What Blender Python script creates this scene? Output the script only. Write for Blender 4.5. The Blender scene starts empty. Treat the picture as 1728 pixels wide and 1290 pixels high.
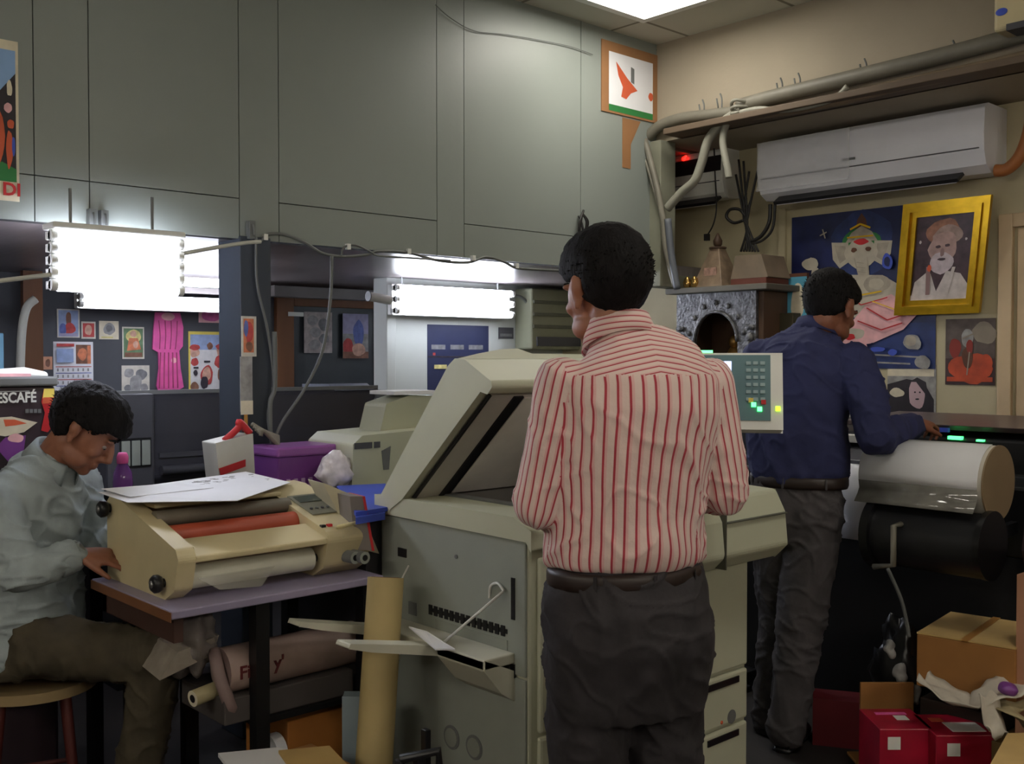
import bpy, math, random
from mathutils import Vector, Matrix, noise, Quaternion
random.seed(7)
SC = bpy.context.scene
COL = SC.collection
V = Vector
# ------------------------------------------------------------------ camera
FOC = 1753.0
YAW = math.radians(42.53)
PITCH = math.radians(1.37)
EYE = V((0, 0, 1.40))
FW = V((math.sin(YAW), math.cos(YAW), 0))       # level forward
RT = V((math.cos(YAW), -math.sin(YAW), 0))
UPV = V((0, 0, 1))
cd = bpy.data.cameras.new('camera'); cam = bpy.data.objects.new('camera', cd); COL.objects.link(cam)
cd.sensor_width = 36; cd.lens = 36 * FOC / 1728; cd.clip_start = .05
cam.location = EYE; cam.rotation_euler = (math.pi/2 - PITCH, 0, -YAW)
SC.camera = cam

def ray(px, py):
    t = (px - 864) / FOC; s = -(py - 645) / FOC
    f = FW * math.cos(PITCH) - UPV * math.sin(PITCH)
    u = FW * math.sin(PITCH) + UPV * math.cos(PITCH)
    return RT * t + f + u * s
def Pu(px, py, u):
    r = ray(px, py); return EYE + r * ((u - EYE.x) / r.x)
def Pv(px, py, v):
    r = ray(px, py); return EYE + r * ((v - EYE.y) / r.y)
def Pz(px, py, z):
    r = ray(px, py); return EYE + r * ((z - EYE.z) / r.z)
def Pd(px, py, d):
    r = ray(px, py); return EYE + r * (d / r.dot(FW))
def CW(xc, d, z):
    return V((0, 0, z)) + RT * xc + FW * d

# ------------------------------------------------------------------ materials
def lin(c):
    c = c / 255.0
    return c / 12.92 if c <= .04045 else ((c + .055) / 1.055) ** 2.4
def rgb(r, g, b): return (lin(r), lin(g), lin(b), 1)
MATS = {}
def nodes_of(name):
    m = bpy.data.materials.new(name); m.use_nodes = True
    nt = m.node_tree; b = nt.nodes['Principled BSDF']
    return m, nt, b
def mat(name, col, rough=.6, metal=0, var=.10, vscale=6, bump=0, bscale=80, spec=None, emit=None, estr=0, alpha=1, trans=0, stretch=None, coat=0):
    if name in MATS: return MATS[name]
    m, nt, b = nodes_of(name)
    c = rgb(*col)
    N = nt.nodes; L = nt.links
    tc = N.new('ShaderNodeTexCoord'); mp = N.new('ShaderNodeMapping'); L.new(tc.outputs['Object'], mp.inputs[0])
    if stretch: mp.inputs['Scale'].default_value = stretch
    if var > 0:
        nz = N.new('ShaderNodeTexNoise'); nz.inputs['Scale'].default_value = vscale; nz.inputs['Detail'].default_value = 5
        L.new(mp.outputs[0], nz.inputs['Vector'])
        r = N.new('ShaderNodeValToRGB')
        r.color_ramp.elements[0].position = .3; r.color_ramp.elements[1].position = .7
        r.color_ramp.elements[0].color = tuple(x * (1 - var) for x in c[:3]) + (1,)
        r.color_ramp.elements[1].color = tuple(min(1, x * (1 + var)) for x in c[:3]) + (1,)
        L.new(nz.outputs['Fac'], r.inputs[0]); L.new(r.outputs[0], b.inputs['Base Color'])
    else:
        b.inputs['Base Color'].default_value = c
    b.inputs['Roughness'].default_value = rough; b.inputs['Metallic'].default_value = metal
    if spec is not None: b.inputs['Specular IOR Level'].default_value = spec
    if coat: b.inputs['Coat Weight'].default_value = coat
    if emit:
        b.inputs['Emission Color'].default_value = rgb(*emit); b.inputs['Emission Strength'].default_value = estr
    if alpha < 1: b.inputs['Alpha'].default_value = alpha
    if trans: b.inputs['Transmission Weight'].default_value = trans
    if bump:
        n2 = N.new('ShaderNodeTexNoise'); n2.inputs['Scale'].default_value = bscale; n2.inputs['Detail'].default_value = 4
        L.new(mp.outputs[0], n2.inputs['Vector'])
        bp = N.new('ShaderNodeBump'); bp.inputs['Strength'].default_value = bump; bp.inputs['Distance'].default_value = .01
        L.new(n2.outputs['Fac'], bp.inputs['Height']); L.new(bp.outputs[0], b.inputs['Normal'])
    MATS[name] = m
    return m

# ------------------------------------------------------------------ mesh builder
class MB:
    def __init__(s): s.v = []; s.f = []; s.m = []; s.sm = []
    def add(s, vs, fs, m=0, smooth=False):
        o = len(s.v); s.v += [V(p) for p in vs]
        for f in fs: s.f.append([i + o for i in f]); s.m.append(m); s.sm.append(smooth)
        return s
    def box(s, lo, hi, m=0, M=None):
        lo = V(lo); hi = V(hi)
        vs = [V((x, y, z)) for z in (lo.z, hi.z) for y in (lo.y, hi.y) for x in (lo.x, hi.x)]
        if M: vs = [M @ p for p in vs]
        return s.add(vs, [(0, 2, 3, 1), (4, 5, 7, 6), (0, 1, 5, 4), (2, 6, 7, 3), (0, 4, 6, 2), (1, 3, 7, 5)], m)
    def cbox(s, c, size, m=0, M=None):
        c = V(c); h = V(size) / 2
        return s.box(c - h, c + h, m, M)
    def prism(s, poly, vec, m=0, smooth=False):
        n = len(poly); vec = V(vec); a = [V(p) for p in poly]; b = [p + vec for p in a]
        s.add(a + b, [tuple(range(n))[::-1], tuple(range(n, 2 * n))], m)
        s.add(a + b, [(i, (i + 1) % n, n + (i + 1) % n, n + i) for i in range(n)], m, smooth)
        return s
    def cyl(s, p0, p1, r0, r1=None, m=0, n=24, capm=None):
        p0 = V(p0); p1 = V(p1); r1 = r0 if r1 is None else r1
        t = (p1 - p0).normalized(); a = t.orthogonal().normalized(); b = t.cross(a)
        vs = []
        for p, r in ((p0, r0), (p1, r1)):
            for i in range(n):
                th = 2 * math.pi * i / n; vs.append(p + (a * math.cos(th) + b * math.sin(th)) * r)
        s.add(vs, [(i, (i + 1) % n, n + (i + 1) % n, n + i) for i in range(n)], m, True)
        cm = m if capm is None else capm
        s.add(vs[:n], [tuple(range(n))[::-1]], cm); s.add(vs[n:], [tuple(range(n))], cm)
        return s
    def lathe(s, base, prof, m=0, n=28, axis=(0, 0, 1)):
        base = V(base); t = V(axis).normalized(); a = t.orthogonal().normalized(); b = t.cross(a)
        vs = []
        for r, h in prof:
            for i in range(n):
                th = 2 * math.pi * i / n; vs.append(base + t * h + (a * math.cos(th) + b * math.sin(th)) * max(r, 1e-4))
        fs = []
        for k in range(len(prof) - 1):
            fs += [(k*n + i, k*n + (i + 1) % n, (k+1)*n + (i + 1) % n, (k+1)*n + i) for i in range(n)]
        fs.append(tuple(range(n))[::-1]); fs.append(tuple(range((len(prof)-1)*n, len(prof)*n)))
        return s.add(vs, fs, m, True)
    def tube(s, pts, r, m=0, n=8, sub=6):
        pts = [V(p) for p in pts]
        if sub > 1 and len(pts) > 2: pts = catmull(pts, sub)
        vs = []; ref = None
        for i, p in enumerate(pts):
            t = (pts[min(i + 1, len(pts)-1)] - pts[max(i - 1, 0)])
            t = t.normalized() if t.length > 1e-9 else V((0, 0, 1))
            if ref is None: ref = t.orthogonal().normalized()
            a = (ref - t * ref.dot(t)); a = a.normalized() if a.length > 1e-6 else t.orthogonal().normalized(); ref = a
            b = t.cross(a); rr = r if not callable(r) else r(i / (len(pts) - 1))
            for k in range(n):
                th = 2 * math.pi * k / n; vs.append(p + (a * math.cos(th) + b * math.sin(th)) * rr)
        q = len(pts)
        fs = [(k*n + i, k*n + (i + 1) % n, (k+1)*n + (i + 1) % n, (k+1)*n + i) for k in range(q-1) for i in range(n)]
        fs += [tuple(range(n))[::-1], tuple(range((q-1)*n, q*n))]
        return s.add(vs, fs, m, True)
    def rings(s, R, m=0, smooth=True, cap=True):
        n = len(R[0]); vs = [p for r in R for p in r]; q = len(R)
        fs = [(k*n + i, k*n + (i + 1) % n, (k+1)*n + (i + 1) % n, (k+1)*n + i) for k in range(q-1) for i in range(n)]
        if cap: fs += [tuple(range(n))[::-1], tuple(range((q-1)*n, q*n))]
        return s.add(vs, fs, m, smooth)
    def loft(s, pts, ra, rb, right, n=28, m=0, sup=2.0, cap=True):
        """elliptical (super-elliptical) rings along pts; ra along right, rb across"""
        R = []; q = len(pts)
        for i in range(q):
            t = (V(pts[min(i+1, q-1)]) - V(pts[max(i-1, 0)])).normalized()
            rg = right[i] if isinstance(right, list) else right
            a = (V(rg) - t * V(rg).dot(t)).normalized(); b = t.cross(a)
            r = []
            for k in range(n):
                th = 2 * math.pi * k / n; c = math.cos(th); sn = math.sin(th)
                c = math.copysign(abs(c) ** (2 / sup), c); sn = math.copysign(abs(sn) ** (2 / sup), sn)
                r.append(V(pts[i]) + a * c * ra[i] + b * sn * rb[i])
            R.append(r)
        return s.rings(R, m, True, cap)
    def ell(s, c, r, M=None, m=0, nu=24, nv=14):
        c = V(c); vs = [c + V((0, 0, r[2]))] if not M else [c + M @ V((0, 0, r[2]))]
        for j in range(1, nv):
            ph = math.pi * j / nv
            for i in range(nu):
                th = 2 * math.pi * i / nu
                p = V((r[0]*math.sin(ph)*math.cos(th), r[1]*math.sin(ph)*math.sin(th), r[2]*math.cos(ph)))
                vs.append(c + (M @ p if M else p))
        e = V((0, 0, -r[2])); vs.append(c + (M @ e if M else e)); last = len(vs) - 1
        fs = [(0, 1 + i, 1 + (i+1) % nu) for i in range(nu)]
        for j in range(nv - 2):
            o = 1 + j*nu
            fs += [(o + i, o + nu + i, o + nu + (i+1) % nu, o + (i+1) % nu) for i in range(nu)]
        o = 1 + (nv-2)*nu
        fs += [(o + i, last, o + (i+1) % nu) for i in range(nu)]
        return s.add(vs, fs, m, True)
    def limb(s, pts, rs, m=0, n=20):
        """tapering limb with rounded joints"""
        for i in range(len(pts) - 1):
            s.cyl(pts[i], pts[i+1], rs[i], rs[i+1], m, n)
        for p, r in zip(pts, rs): s.ell(p, (r, r, r), None, m, n, 12)
        return s

def catmull(P, sub):
    out = []
    n = len(P)
    for i in range(n - 1):
        p0 = P[max(i-1, 0)]; p1 = P[i]; p2 = P[i+1]; p3 = P[min(i+2, n-1)]
        for k in range(sub):
            t = k / sub
            out.append(.5 * ((2*p1) + (p2-p0)*t + (2*p0 - 5*p1 + 4*p2 - p3)*t*t + (3*p1 - p0 - 3*p2 + p3)*t**3))
    out.append(P[-1]); return out

OFF = {}
def tag(o, label=None, cat=None, group=None, kind=None):
    if label: o['label'] = label
    if cat: o['category'] = cat
    if group: o['group'] = group
    if kind: o['kind'] = kind
    return o
def empty(name, loc, label, cat, group=None):
    o = bpy.data.objects.new(name, None); COL.objects.link(o); o.location = loc
    o.empty_display_size = .05
    OFF[o.name] = V(loc); return tag(o, label, cat, group)
def build(mb, name, mats, parent=None, label=None, cat=None, group=None, kind=None, bevel=0, seg=2, subsurf=0, solid=0, plabel=None):
    if not isinstance(mats, (list, tuple)): mats = [mats]
    if parent is not None: off = OFF[parent.name]
    else:
        lo = [min(p[i] for p in mb.v) for i in range(3)]; hi = [max(p[i] for p in mb.v) for i in range(3)]
        off = V(((lo[0]+hi[0])/2, (lo[1]+hi[1])/2, lo[2]))
        if kind == 'structure': off = V((0, 0, 0))
    me = bpy.data.meshes.new(name)
    me.from_pydata([p - off for p in mb.v], [], mb.f)
    for p, mi, sm in zip(me.polygons, mb.m, mb.sm): p.material_index = mi; p.use_smooth = sm
    for mm in mats: me.materials.append(mm)
    me.update()
    o = bpy.data.objects.new(name, me); COL.objects.link(o)
    if parent is not None: o.parent = parent
    else: o.location = off
    OFF[o.name] = off
    if bevel:
        b = o.modifiers.new('bevel', 'BEVEL'); b.width = bevel; b.segments = seg; b.limit_method = 'ANGLE'; b.angle_limit = math.radians(40)
    if solid:
        b = o.modifiers.new('solid', 'SOLIDIFY'); b.thickness = solid; b.offset = 0
    if subsurf:
        b = o.modifiers.new('sub', 'SUBSURF'); b.levels = subsurf; b.render_levels = subsurf
    if plabel: o['label'] = plabel
    return tag(o, label, cat, group, kind)
def struct(mb, name, mats, **k): return build(mb, name, mats, kind='structure', **k)

def text_mb(mb, txt, origin, xd, yd, size, m=0, depth=.001, align='LEFT', bold=0, xs=1):
    cu = bpy.data.curves.new('txt', 'FONT'); cu.body = txt; cu.size = size; cu.extrude = depth; cu.align_x = align; cu.offset = bold
    cu.resolution_u = 3
    o = bpy.data.objects.new('txt', cu); COL.objects.link(o)
    bpy.context.view_layer.update()
    me = bpy.data.meshes.new_from_object(o.evaluated_get(bpy.context.evaluated_depsgraph_get()))
    xd = V(xd).normalized(); yd = V(yd).normalized(); zd = xd.cross(yd)
    vs = [V(origin) + xd * p.co.x * xs + yd * p.co.y + zd * p.co.z for p in me.vertices]
    mb.add(vs, [tuple(p.vertices) for p in me.polygons], m)
    bpy.data.objects.remove(o); bpy.data.curves.remove(cu); bpy.data.meshes.remove(me)

class Pic:
    """a printed sheet: base slab and flat printed shapes, one mesh; coords 0..1 across the sheet"""
    def __init__(s, tl, tr, bl, nrm, th=.002, base=0):
        s.tl = V(tl); s.x = V(tr) - V(tl); s.y = V(bl) - V(tl); s.n = V(nrm).normalized(); s.mb = MB(); s.k = 1; s.th = th
        s.mb.prism([s.tl, s.tl + s.x, s.tl + s.x + s.y, s.tl + s.y], s.n * th, base)
    def pt(s, x, y): return s.tl + s.x * x + s.y * y + s.n * (s.th + .0004 * s.k)
    def poly(s, pts, m):
        s.mb.add([s.pt(*p) for p in pts], [tuple(range(len(pts)))], m); s.k += 1; return s
    def rect(s, x0, y0, x1, y1, m): return s.poly([(x0, y0), (x1, y0), (x1, y1), (x0, y1)], m)
    def ell(s, cx, cy, rx, ry, m, n=20, a=0):
        pts = []
        for i in range(n):
            th = 2*math.pi*i/n; w = 1 + .22*noise.noise(V((cx*31 + math.cos(th)*1.3, cy*31 + math.sin(th)*1.3, s.k*.7))); x = rx*w*math.cos(th); y = ry*w*math.sin(th)
            pts.append((cx + x*math.cos(a) - y*math.sin(a), cy + x*math.sin(a) + y*math.cos(a)))
        return s.poly(pts, m)
    def line(s, pts, w, m):
        asp = s.x.length / s.y.length
        for (x0, y0), (x1, y1) in zip(pts[:-1], pts[1:]):
            dx = (x1-x0)*asp; dy = y1-y0; l = math.hypot(dx, dy) or 1
            nx = -dy/l*w/2/asp; ny = dx/l*w/2
            s.poly([(x0+nx, y0+ny), (x1+nx, y1+ny), (x1-nx, y1-ny), (x0-nx, y0-ny)], m)
        return s
# ------------------------------------------------------------------ palette
wall_grey = mat('painted_grey_board', (134, 140, 135), .42, var=.05, vscale=1.5, bump=.04, bscale=30)
wall_beige = mat('beige_plaster', (158, 147, 129), .85, var=.06, vscale=2, bump=.08, bscale=60)
wall_cream = mat('cream_plaster', (186, 176, 146), .85, var=.10, vscale=3, bump=.08, bscale=60)
wall_white = mat('white_board', (198, 202, 196), .6, var=.04, vscale=3)
dark_gap = mat('dark_gap', (28, 28, 27), .9, var=0)
floor_m = mat('dark_floor', (34, 30, 29), .6, var=.25, vscale=5, bump=.05)
board_dark = mat('charcoal_board', (72, 74, 80), .6, var=.1, vscale=4)
mauve = mat('brushed_mauve_laminate', (122, 114, 114), .3, var=.16, vscale=5, stretch=(9, .35, 1))
black = mat('black_plastic', (24, 24, 27), .4, var=.1)
blackm = mat('black_metal', (20, 20, 22), .45, metal=.3, var=.1)
dkgrey = mat('dark_grey_plastic', (74, 74, 80), .45)
mdgrey = mat('mid_grey_plastic', (110, 112, 112), .5)
ltgrey = mat('light_grey_panel', (150, 155, 146), .55, var=.04)
cream = mat('copier_cream_plastic', (190, 191, 168), .5, var=.04, vscale=4)
creamd = mat('copier_cream_seam', (80, 80, 70), .7, var=0)
lamcream = mat('laminator_cream_paint', (202, 188, 148), .45, var=.06, vscale=7)
white = mat('white_plastic', (222, 222, 216), .45, var=.03)
paper = mat('white_paper', (226, 226, 230), .8, var=.03)
cardb = mat('cardboard', (152, 104, 52), .85, var=.12, vscale=5, bump=.05, bscale=120)
cardl = mat('pale_cardboard', (190, 158, 100), .85, var=.10, vscale=7)
tubecard = mat('kraft_tube_paper', (178, 158, 108), .7, var=.08, vscale=5)
wood = mat('brown_wood', (120, 78, 48), .5, var=.25, vscale=6, stretch=(1, 1, .12))
gold = mat('gold_frame', (212, 168, 40), .28, metal=.85, var=.12, vscale=20)
steel = mat('steel', (150, 150, 150), .35, metal=.9)
pipeg = mat('grey_pvc_pipe', (112, 108, 96), .55, var=.15, vscale=9)
pipew = mat('pale_flexible_conduit', (138, 136, 124), .5, var=.1)
wire_b = mat('black_wire', (22, 20, 20), .5, var=0)
wire_g = mat('grey_wire', (96, 98, 96), .5, var=0)
wire_w = mat('white_wire', (190, 190, 180), .5, var=0)
red = mat('red_print', (190, 34, 40), .5)
redd = mat('crimson_carton', (158, 20, 48), .35, var=.2, vscale=12)
orange = mat('orange_print', (206, 92, 58), .6)
green = mat('green_print', (44, 122, 62), .6)
blue = mat('blue_print', (62, 84, 190), .5)
navy = mat('navy_print', (26, 34, 92), .5, var=.3, vscale=8)
lblue = mat('light_blue_print', (140, 176, 222), .6)
pink = mat('pink_print', (222, 92, 160), .6, var=.15, vscale=14)
palepink = mat('pale_pink_print', (232, 178, 182), .6, var=.2, vscale=14)
yellow = mat('yellow_print', (226, 204, 96), .6)
brown = mat('brown_print', (96, 58, 40), .6, var=.25, vscale=20)
ivory = mat('ivory_print', (218, 208, 184), .7, var=.12, vscale=18)
greyp = mat('grey_print', (150, 148, 146), .7, var=.3, vscale=25)
dkp = mat('dark_print', (44, 38, 44), .6, var=.3, vscale=20)
lilac = mat('lilac_print', (150, 140, 190), .6)
purple = mat('purple_plastic', (122, 62, 140), .35, var=.12)
teal = mat('teal_panel', (92, 122, 128), .5)
lit = lambda n, e, s: mat(n, (240, 240, 240), .5, var=0, emit=e, estr=s)
tube_l = lit('lit_fluorescent_tube', (232, 238, 255), 22)
fill_l = lit('lit_fill_tube', (255, 248, 236), 25)
panel_l = lit('lit_ceiling_diffuser', (255, 250, 238), 16)
led_r = lit('red_led', (255, 20, 10), 4)
led_g = lit('green_led', (40, 255, 120), 2.5)
scr = lit('lit_screen', (190, 205, 255), 1.3)

UW, UL, VG, VB, ZC, ZA = 4.17, 4.65, 3.45, 5.6, 3.0, 1.83
# ------------------------------------------------------------------ room shell
m = MB(); m.box((-1.6, -2.1, -.1), (5.2, 5.8, 0)); struct(m, 'floor', floor_m)
# ceiling tiles with a grid of metal bars
cm, nt, b = nodes_of('ceiling_tile'); N = nt.nodes; L = nt.links
b.inputs['Roughness'].default_value = .85
g = N.new('ShaderNodeNewGeometry'); sp = N.new('ShaderNodeSeparateXYZ'); L.new(g.outputs['Position'], sp.inputs[0])
def gl(out, off):
    a = N.new('ShaderNodeMath'); a.operation = 'SUBTRACT'; L.new(out, a.inputs[0]); a.inputs[1].default_value = off
    c = N.new('ShaderNodeMath'); c.operation = 'PINGPONG'; L.new(a.outputs[0], c.inputs[0]); c.inputs[1].default_value = .3
    d = N.new('ShaderNodeMath'); d.operation = 'LESS_THAN'; L.new(c.outputs[0], d.inputs[0]); d.inputs[1].default_value = .009
    return d.outputs[0]
mx = N.new('ShaderNodeMath'); mx.operation = 'MAXIMUM'; L.new(gl(sp.outputs[0], 3.825), mx.inputs[0]); L.new(gl(sp.outputs[1], 3.25), mx.inputs[1])
mc = N.new('ShaderNodeMix'); mc.data_type = 'RGBA'; L.new(mx.outputs[0], mc.inputs[0])
mc.inputs[6].default_value = rgb(186, 184, 170); mc.inputs[7].default_value = rgb(120, 116, 102); L.new(mc.outputs[2], b.inputs['Base Color'])
m = MB(); m.box((-1.6, -2.1, ZC), (5.2, VG + .05, ZC + .08)); struct(m, 'ceiling', cm)
m = MB(); m.box((1.0, VG + .06, ZA), (5.2, VB + .1, ZA + .06)); m.box((-1.6, VG + .06, ZA), (1.0, VB + .1, ZA + .06)); struct(m, 'ceiling_alcove', mauve)
# grey boarded loft front with open joints
m = MB()
zb, zs = ZA, 1.975
xs = [Pv(px, 200, VG).x for px in (57, 150, 403, 470, 737, 783, 980)]
xs = [-1.6, -.4] + [min(x, UW) for x in xs] + [UW]
m.box((-1.6, VG + .012, zb), (UW, VG + .06, ZC), 1)
gp = .0018
for i in range(len(xs) - 1):
    a, c = xs[i] + gp, xs[i+1] - gp
    whole = i in (4, 6, 8)
    if whole: m.box((a, VG, zb), (c, VG + .014, ZC))
    else:
        m.box((a, VG, zs + gp), (c, VG + .014, ZC)); m.box((a, VG, zb), (c, VG + .014, zs - gp))
struct(m, 'wall_left', [wall_grey, dark_gap])
m = MB(); m.box((UW, -2.1, 2.5), (UL + .05, VG + .0, ZC)); m.box((UW, VG + .06, 2.5), (UL + .05, 3.88, ZC)); struct(m, 'wall_right', wall_beige)
m = MB(); m.box((UW - .02, 3.80, ZA), (UL, 3.86, 2.5)); m.box((UW - .06, VG + .06, ZA), (UW - .02, 3.86, 2.5)); struct(m, 'wall_right_return', wall_cream)
m = MB(); m.box((UL, -2.1, 0), (UL + .1, 4.62, 2.5)); struct(m, 'wall_right_lower', wall_cream)
m = MB(); m.box((-1.6, VB, 0), (5.2, VB + .1, ZA)); struct(m, 'wall_alcove_back', board_dark)
xw = Pv(656, 600, 4.6).x
m = MB(); m.box((xw, 4.6, 0), (UL + .1, 4.68, ZA)); struct(m, 'wall_alcove_right', wall_white)
m = MB(); m.box((xw - .03, 4.575, 0), (xw + .03, 4.70, ZA)); struct(m, 'trim_1', wall_white, bevel=.004)
m = MB(); m.box((-1.7, -2.1, 0), (-1.6, 5.8, ZC)); struct(m, 'wall_far_left', wall_beige)
m = MB(); m.box((-1.7, -2.2, 0), (5.2, -2.1, ZC)); struct(m, 'wall_rear', wall_beige)
# black pillar under the loft edge, and the grey post at the room corner
m = MB(); a = Pv(404, 600, VG); c = Pv(456, 600, VG); m.box((a.x, VG - .01, 0), (c.x, VG + .16, ZA + .01)); struct(m, 'trim_2', mat('pillar_dark_blue', (50, 56, 66), .5), bevel=.004)
m = MB(); m.box((4.12, 3.38, 1.76), (4.24, 3.5, 2.5)); m.box((4.24, 3.44, 1.76), (UL, 3.5, 1.83)); struct(m, 'trim_3', mat('corner_post_grey', (128, 128, 112), .6), bevel=.004)
# vertical batten and door casing on the right-hand wall
m = MB(); p = Pu(1322, 500, UL); m.box((UL - .02, p.y - .02, .9), (UL, p.y + .02, 2.16)); struct(m, 'trim_4', wall_cream, bevel=.003)
dm = mat('door_beige', (196, 172, 138), .5)
p = Pu(1688, 500, UL)
m = MB(); m.box((UL - .03, p.y - .06, 0), (UL, p.y, 2.02)); m.box((UL - .03, p.y - 1.0, 1.96), (UL, p.y - .06, 2.02)); struct(m, 'trim_5', dm, bevel=.004)
m = MB(); m.box((UL - .012, p.y - .96, 0), (UL, p.y - .075, 1.955)); struct(m, 'door_1', dm, bevel=.003)

# ------------------------------------------------------------------ lights
def ceiling_panel(u0, v0, label):
    r = empty('ceiling_light', (u0 + .3, v0 + .3, ZC - .02), label, 'ceiling light', 'square ceiling panel lights')
    m = MB()
    for lo, hi in (((u0+.02, v0+.02), (u0+.58, v0+.06)), ((u0+.02, v0+.54), (u0+.58, v0+.58)), ((u0+.02, v0+.06), (u0+.06, v0+.54)), ((u0+.54, v0+.06), (u0+.58, v0+.54))):
        m.box((lo[0], lo[1], ZC - .02), (hi[0], hi[1], ZC))
    build(m, 'frame', white, r)
    m = MB(); m.box((u0+.06, v0+.06, ZC-.012), (u0+.54, v0+.54, ZC-.002)); build(m, 'diffuser', panel_l, r)
ceiling_panel(3.225, 2.65, 'square white ceiling light near the corner of the two walls')
ceiling_panel(2.025, .25, 'square white ceiling light above and behind the man in stripes')
def fill_tube(c, axis, out, label, L=1.2):  # lamps out of view, added to brighten the room from the camera side
    c = V(c); ax_ = V(axis); o_ = V(out); r = empty('tube_light', c, label, 'tube light')
    bx = lambda a0, a1, o0, o1, z0, z1: [c + ax_*a + o_*o + V((0, 0, z)) for z in (z0, z1) for o in (o0, o1) for a in (a0, a1)]
    m = MB(); vs = bx(-L/2 - .03, L/2 + .03, 0, .04, -.07, .07); m.add(vs, [(0, 2, 3, 1), (4, 5, 7, 6), (0, 1, 5, 4), (2, 6, 7, 3), (0, 4, 6, 2), (1, 3, 7, 5)]); build(m, 'casing', white, r, bevel=.004)
    for z in (-.04, .04):
        m = MB(); m.cyl(c + ax_*(-L/2) + o_*.065 + V((0, 0, z)), c + ax_*(L/2) + o_*.065 + V((0, 0, z)), .019, n=16); t = build(m, 'tube', fill_l, r)
        for s_ in (-1, 1):
            m = MB(); m.cyl(c + ax_*(s_*L/2) + o_*.065 + V((0, 0, z)), c + ax_*(s_*(L/2 + .02)) + o_*.065 + V((0, 0, z)), .021, n=16); build(m, 'lamp_holder', white, t)
fill_tube((.3, -2.1, 2.15), (1, 0, 0), (0, 1, 0), 'added unseen tube light on the rear wall behind the camera')
fill_tube((1.9, -2.1, 2.15), (1, 0, 0), (0, 1, 0), 'added unseen tube light on the rear wall at its right end')
fill_tube((-1.6, .2, 2.15), (0, 1, 0), (1, 0, 0), 'added unseen tube light on the far left wall near the rear')
fill_tube((-1.6, 1.9, 2.15), (0, 1, 0), (1, 0, 0), 'added unseen tube light on the far left wall near the grey boards')

def tube_light(px0, py0, px1, py1, v, label, rows=2, gap=.07, hang=ZA - .001, top=False):
    a = Pv(px0, py0, v); c = Pv(px1, py1, v)
    z = (a.z + c.z) / 2
    r = empty('tube_light', ((a.x + c.x)/2, v, z), label, 'tube light')
    h = gap * (rows - 1)
    m = MB(); m.box((a.x - .02, v + .03, z - h/2 - .022), (c.x + .02, v + .07, z + h/2 + .022)) if not top else m.box((a.x - .02, v - .03, z + h/2 + .02), (c.x + .02, v + .07, z + h/2 + .04)); build(m, 'casing', white, r, bevel=.005)
    for x in (a.x + .06, c.x - .06):
        m = MB(); m.box((x - .004, v + .048, z + h/2 + .01), (x + .004, v + .054, hang)); build(m, 'hanger', mdgrey, r)
    for k in range(rows):
        zz = z - h/2 + k*gap
        m = MB(); m.cyl((a.x, v, zz), (c.x, v, zz), .019, n=16); t = build(m, 'tube', tube_l, r)
        for x in (a.x, c.x):
            s = 1 if x == c.x else -1
            m = MB(); m.cyl((x, v, zz), (x + s*.02, v, zz), .018, n=16); m.box((x + min(0, s*.02), v, zz - .012), (x + max(0, s*.02), v + .04, zz + .012)); build(m, 'lamp_holder', white, t)
    return r
tube_light(96, 452, 298, 440, 3.30, 'bank of bright tubes hanging before the loft edge above the seated man', rows=5, gap=.038, hang=1.93, top=True)
tube_light(250, 474, 404, 478, 4.5, 'bright tube just left of the black pillar', rows=1, gap=.06)
tube_light(140, 511, 404, 513, 5.3, 'low bright tube along the top of the pinned pictures', rows=2, gap=.035)
tube_light(-420, 440, -180, 440, 4.4, 'added tube light further left inside the alcove beyond the picture edge', rows=2, gap=.05)  # unseen lamp added to brighten the left of the alcove
tube_light(720, 505, 830, 505, 5.15, 'added hidden tube light behind the white partition lighting the wood-framed board', rows=2, gap=.05)  # lamp added out of sight to brighten the notice board
tube_light(672, 512, 862, 508, 4.45, 'bright tube light on white wall behind the copier lid', rows=3, gap=.06)
m = MB(); a = Pv(622, 500, 4.4); c = Pv(658, 507, 4.4); m.cyl(a, c, .024, n=16); m.cyl(a - V((.004, 0, 0)), a, .026, m=1, n=16)
build(m, 'tube_end', [white, black], label='short white tube end poking left of the white wall light', cat='tube end')

# ------------------------------------------------------------------ things on the grey wall
NV = (0, -1, 0)
def wall_pic(cls, x0, y0, x1, y1, v, th=.003, base=0, off=0):
    """picture on a wall of constant v (off = distance in front)"""
    v = v - off
    a = Pv(x0, (y0 + y1) / 2, v); c = Pv(x1, (y0 + y1)/2, v)
    d = (a + c) / 2; pm = (x0 + x1) / 2
    zt = Pv(pm, y0, v).z; zb_ = Pv(pm, y1, v).z
    return Pic((a.x, v, zt), (c.x, v, zt), (a.x, v, zb_), NV, th, base)
def wall_pic_u(x0, y0, x1, y1, u, th=.003, base=0, tilt=0, roll=0):
    a = Pu(x0, (y0+y1)/2, u); c = Pu(x1, (y0+y1)/2, u); pm = (x0+x1)/2
    zt = Pu(pm, y0, u).z; zb_ = Pu(pm, y1, u).z
    q = Pic((u - tilt, a.y, zt), (u - tilt, c.y, zt), (u, a.y, zb_), (-1, 0, 0), th, base)
    return q
p = wall_pic(0, -70, 62, 31, 336, VG, .003)
p.rect(.02, .06, .95, .88, 1).poly([(.02, .06), (.95, .06), (.95, .2), (.5, .4), (.02, .3)], 2).ell(.82, .42, .07, .03, 3).ell(.86, .52, .06, .03, 4)
p.poly([(.5, .88), (.95, .88), (.95, .80), (.7, .76), (.5, .8)], 5).ell(.83, .68, .06, .12, 4).ell(.6, .6, .15, .2, 4).ell(.9, .66, .03, .06, 6).ell(.84, .30, .05, .05, 7)
o = p.pt(.70, .965)
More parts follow.
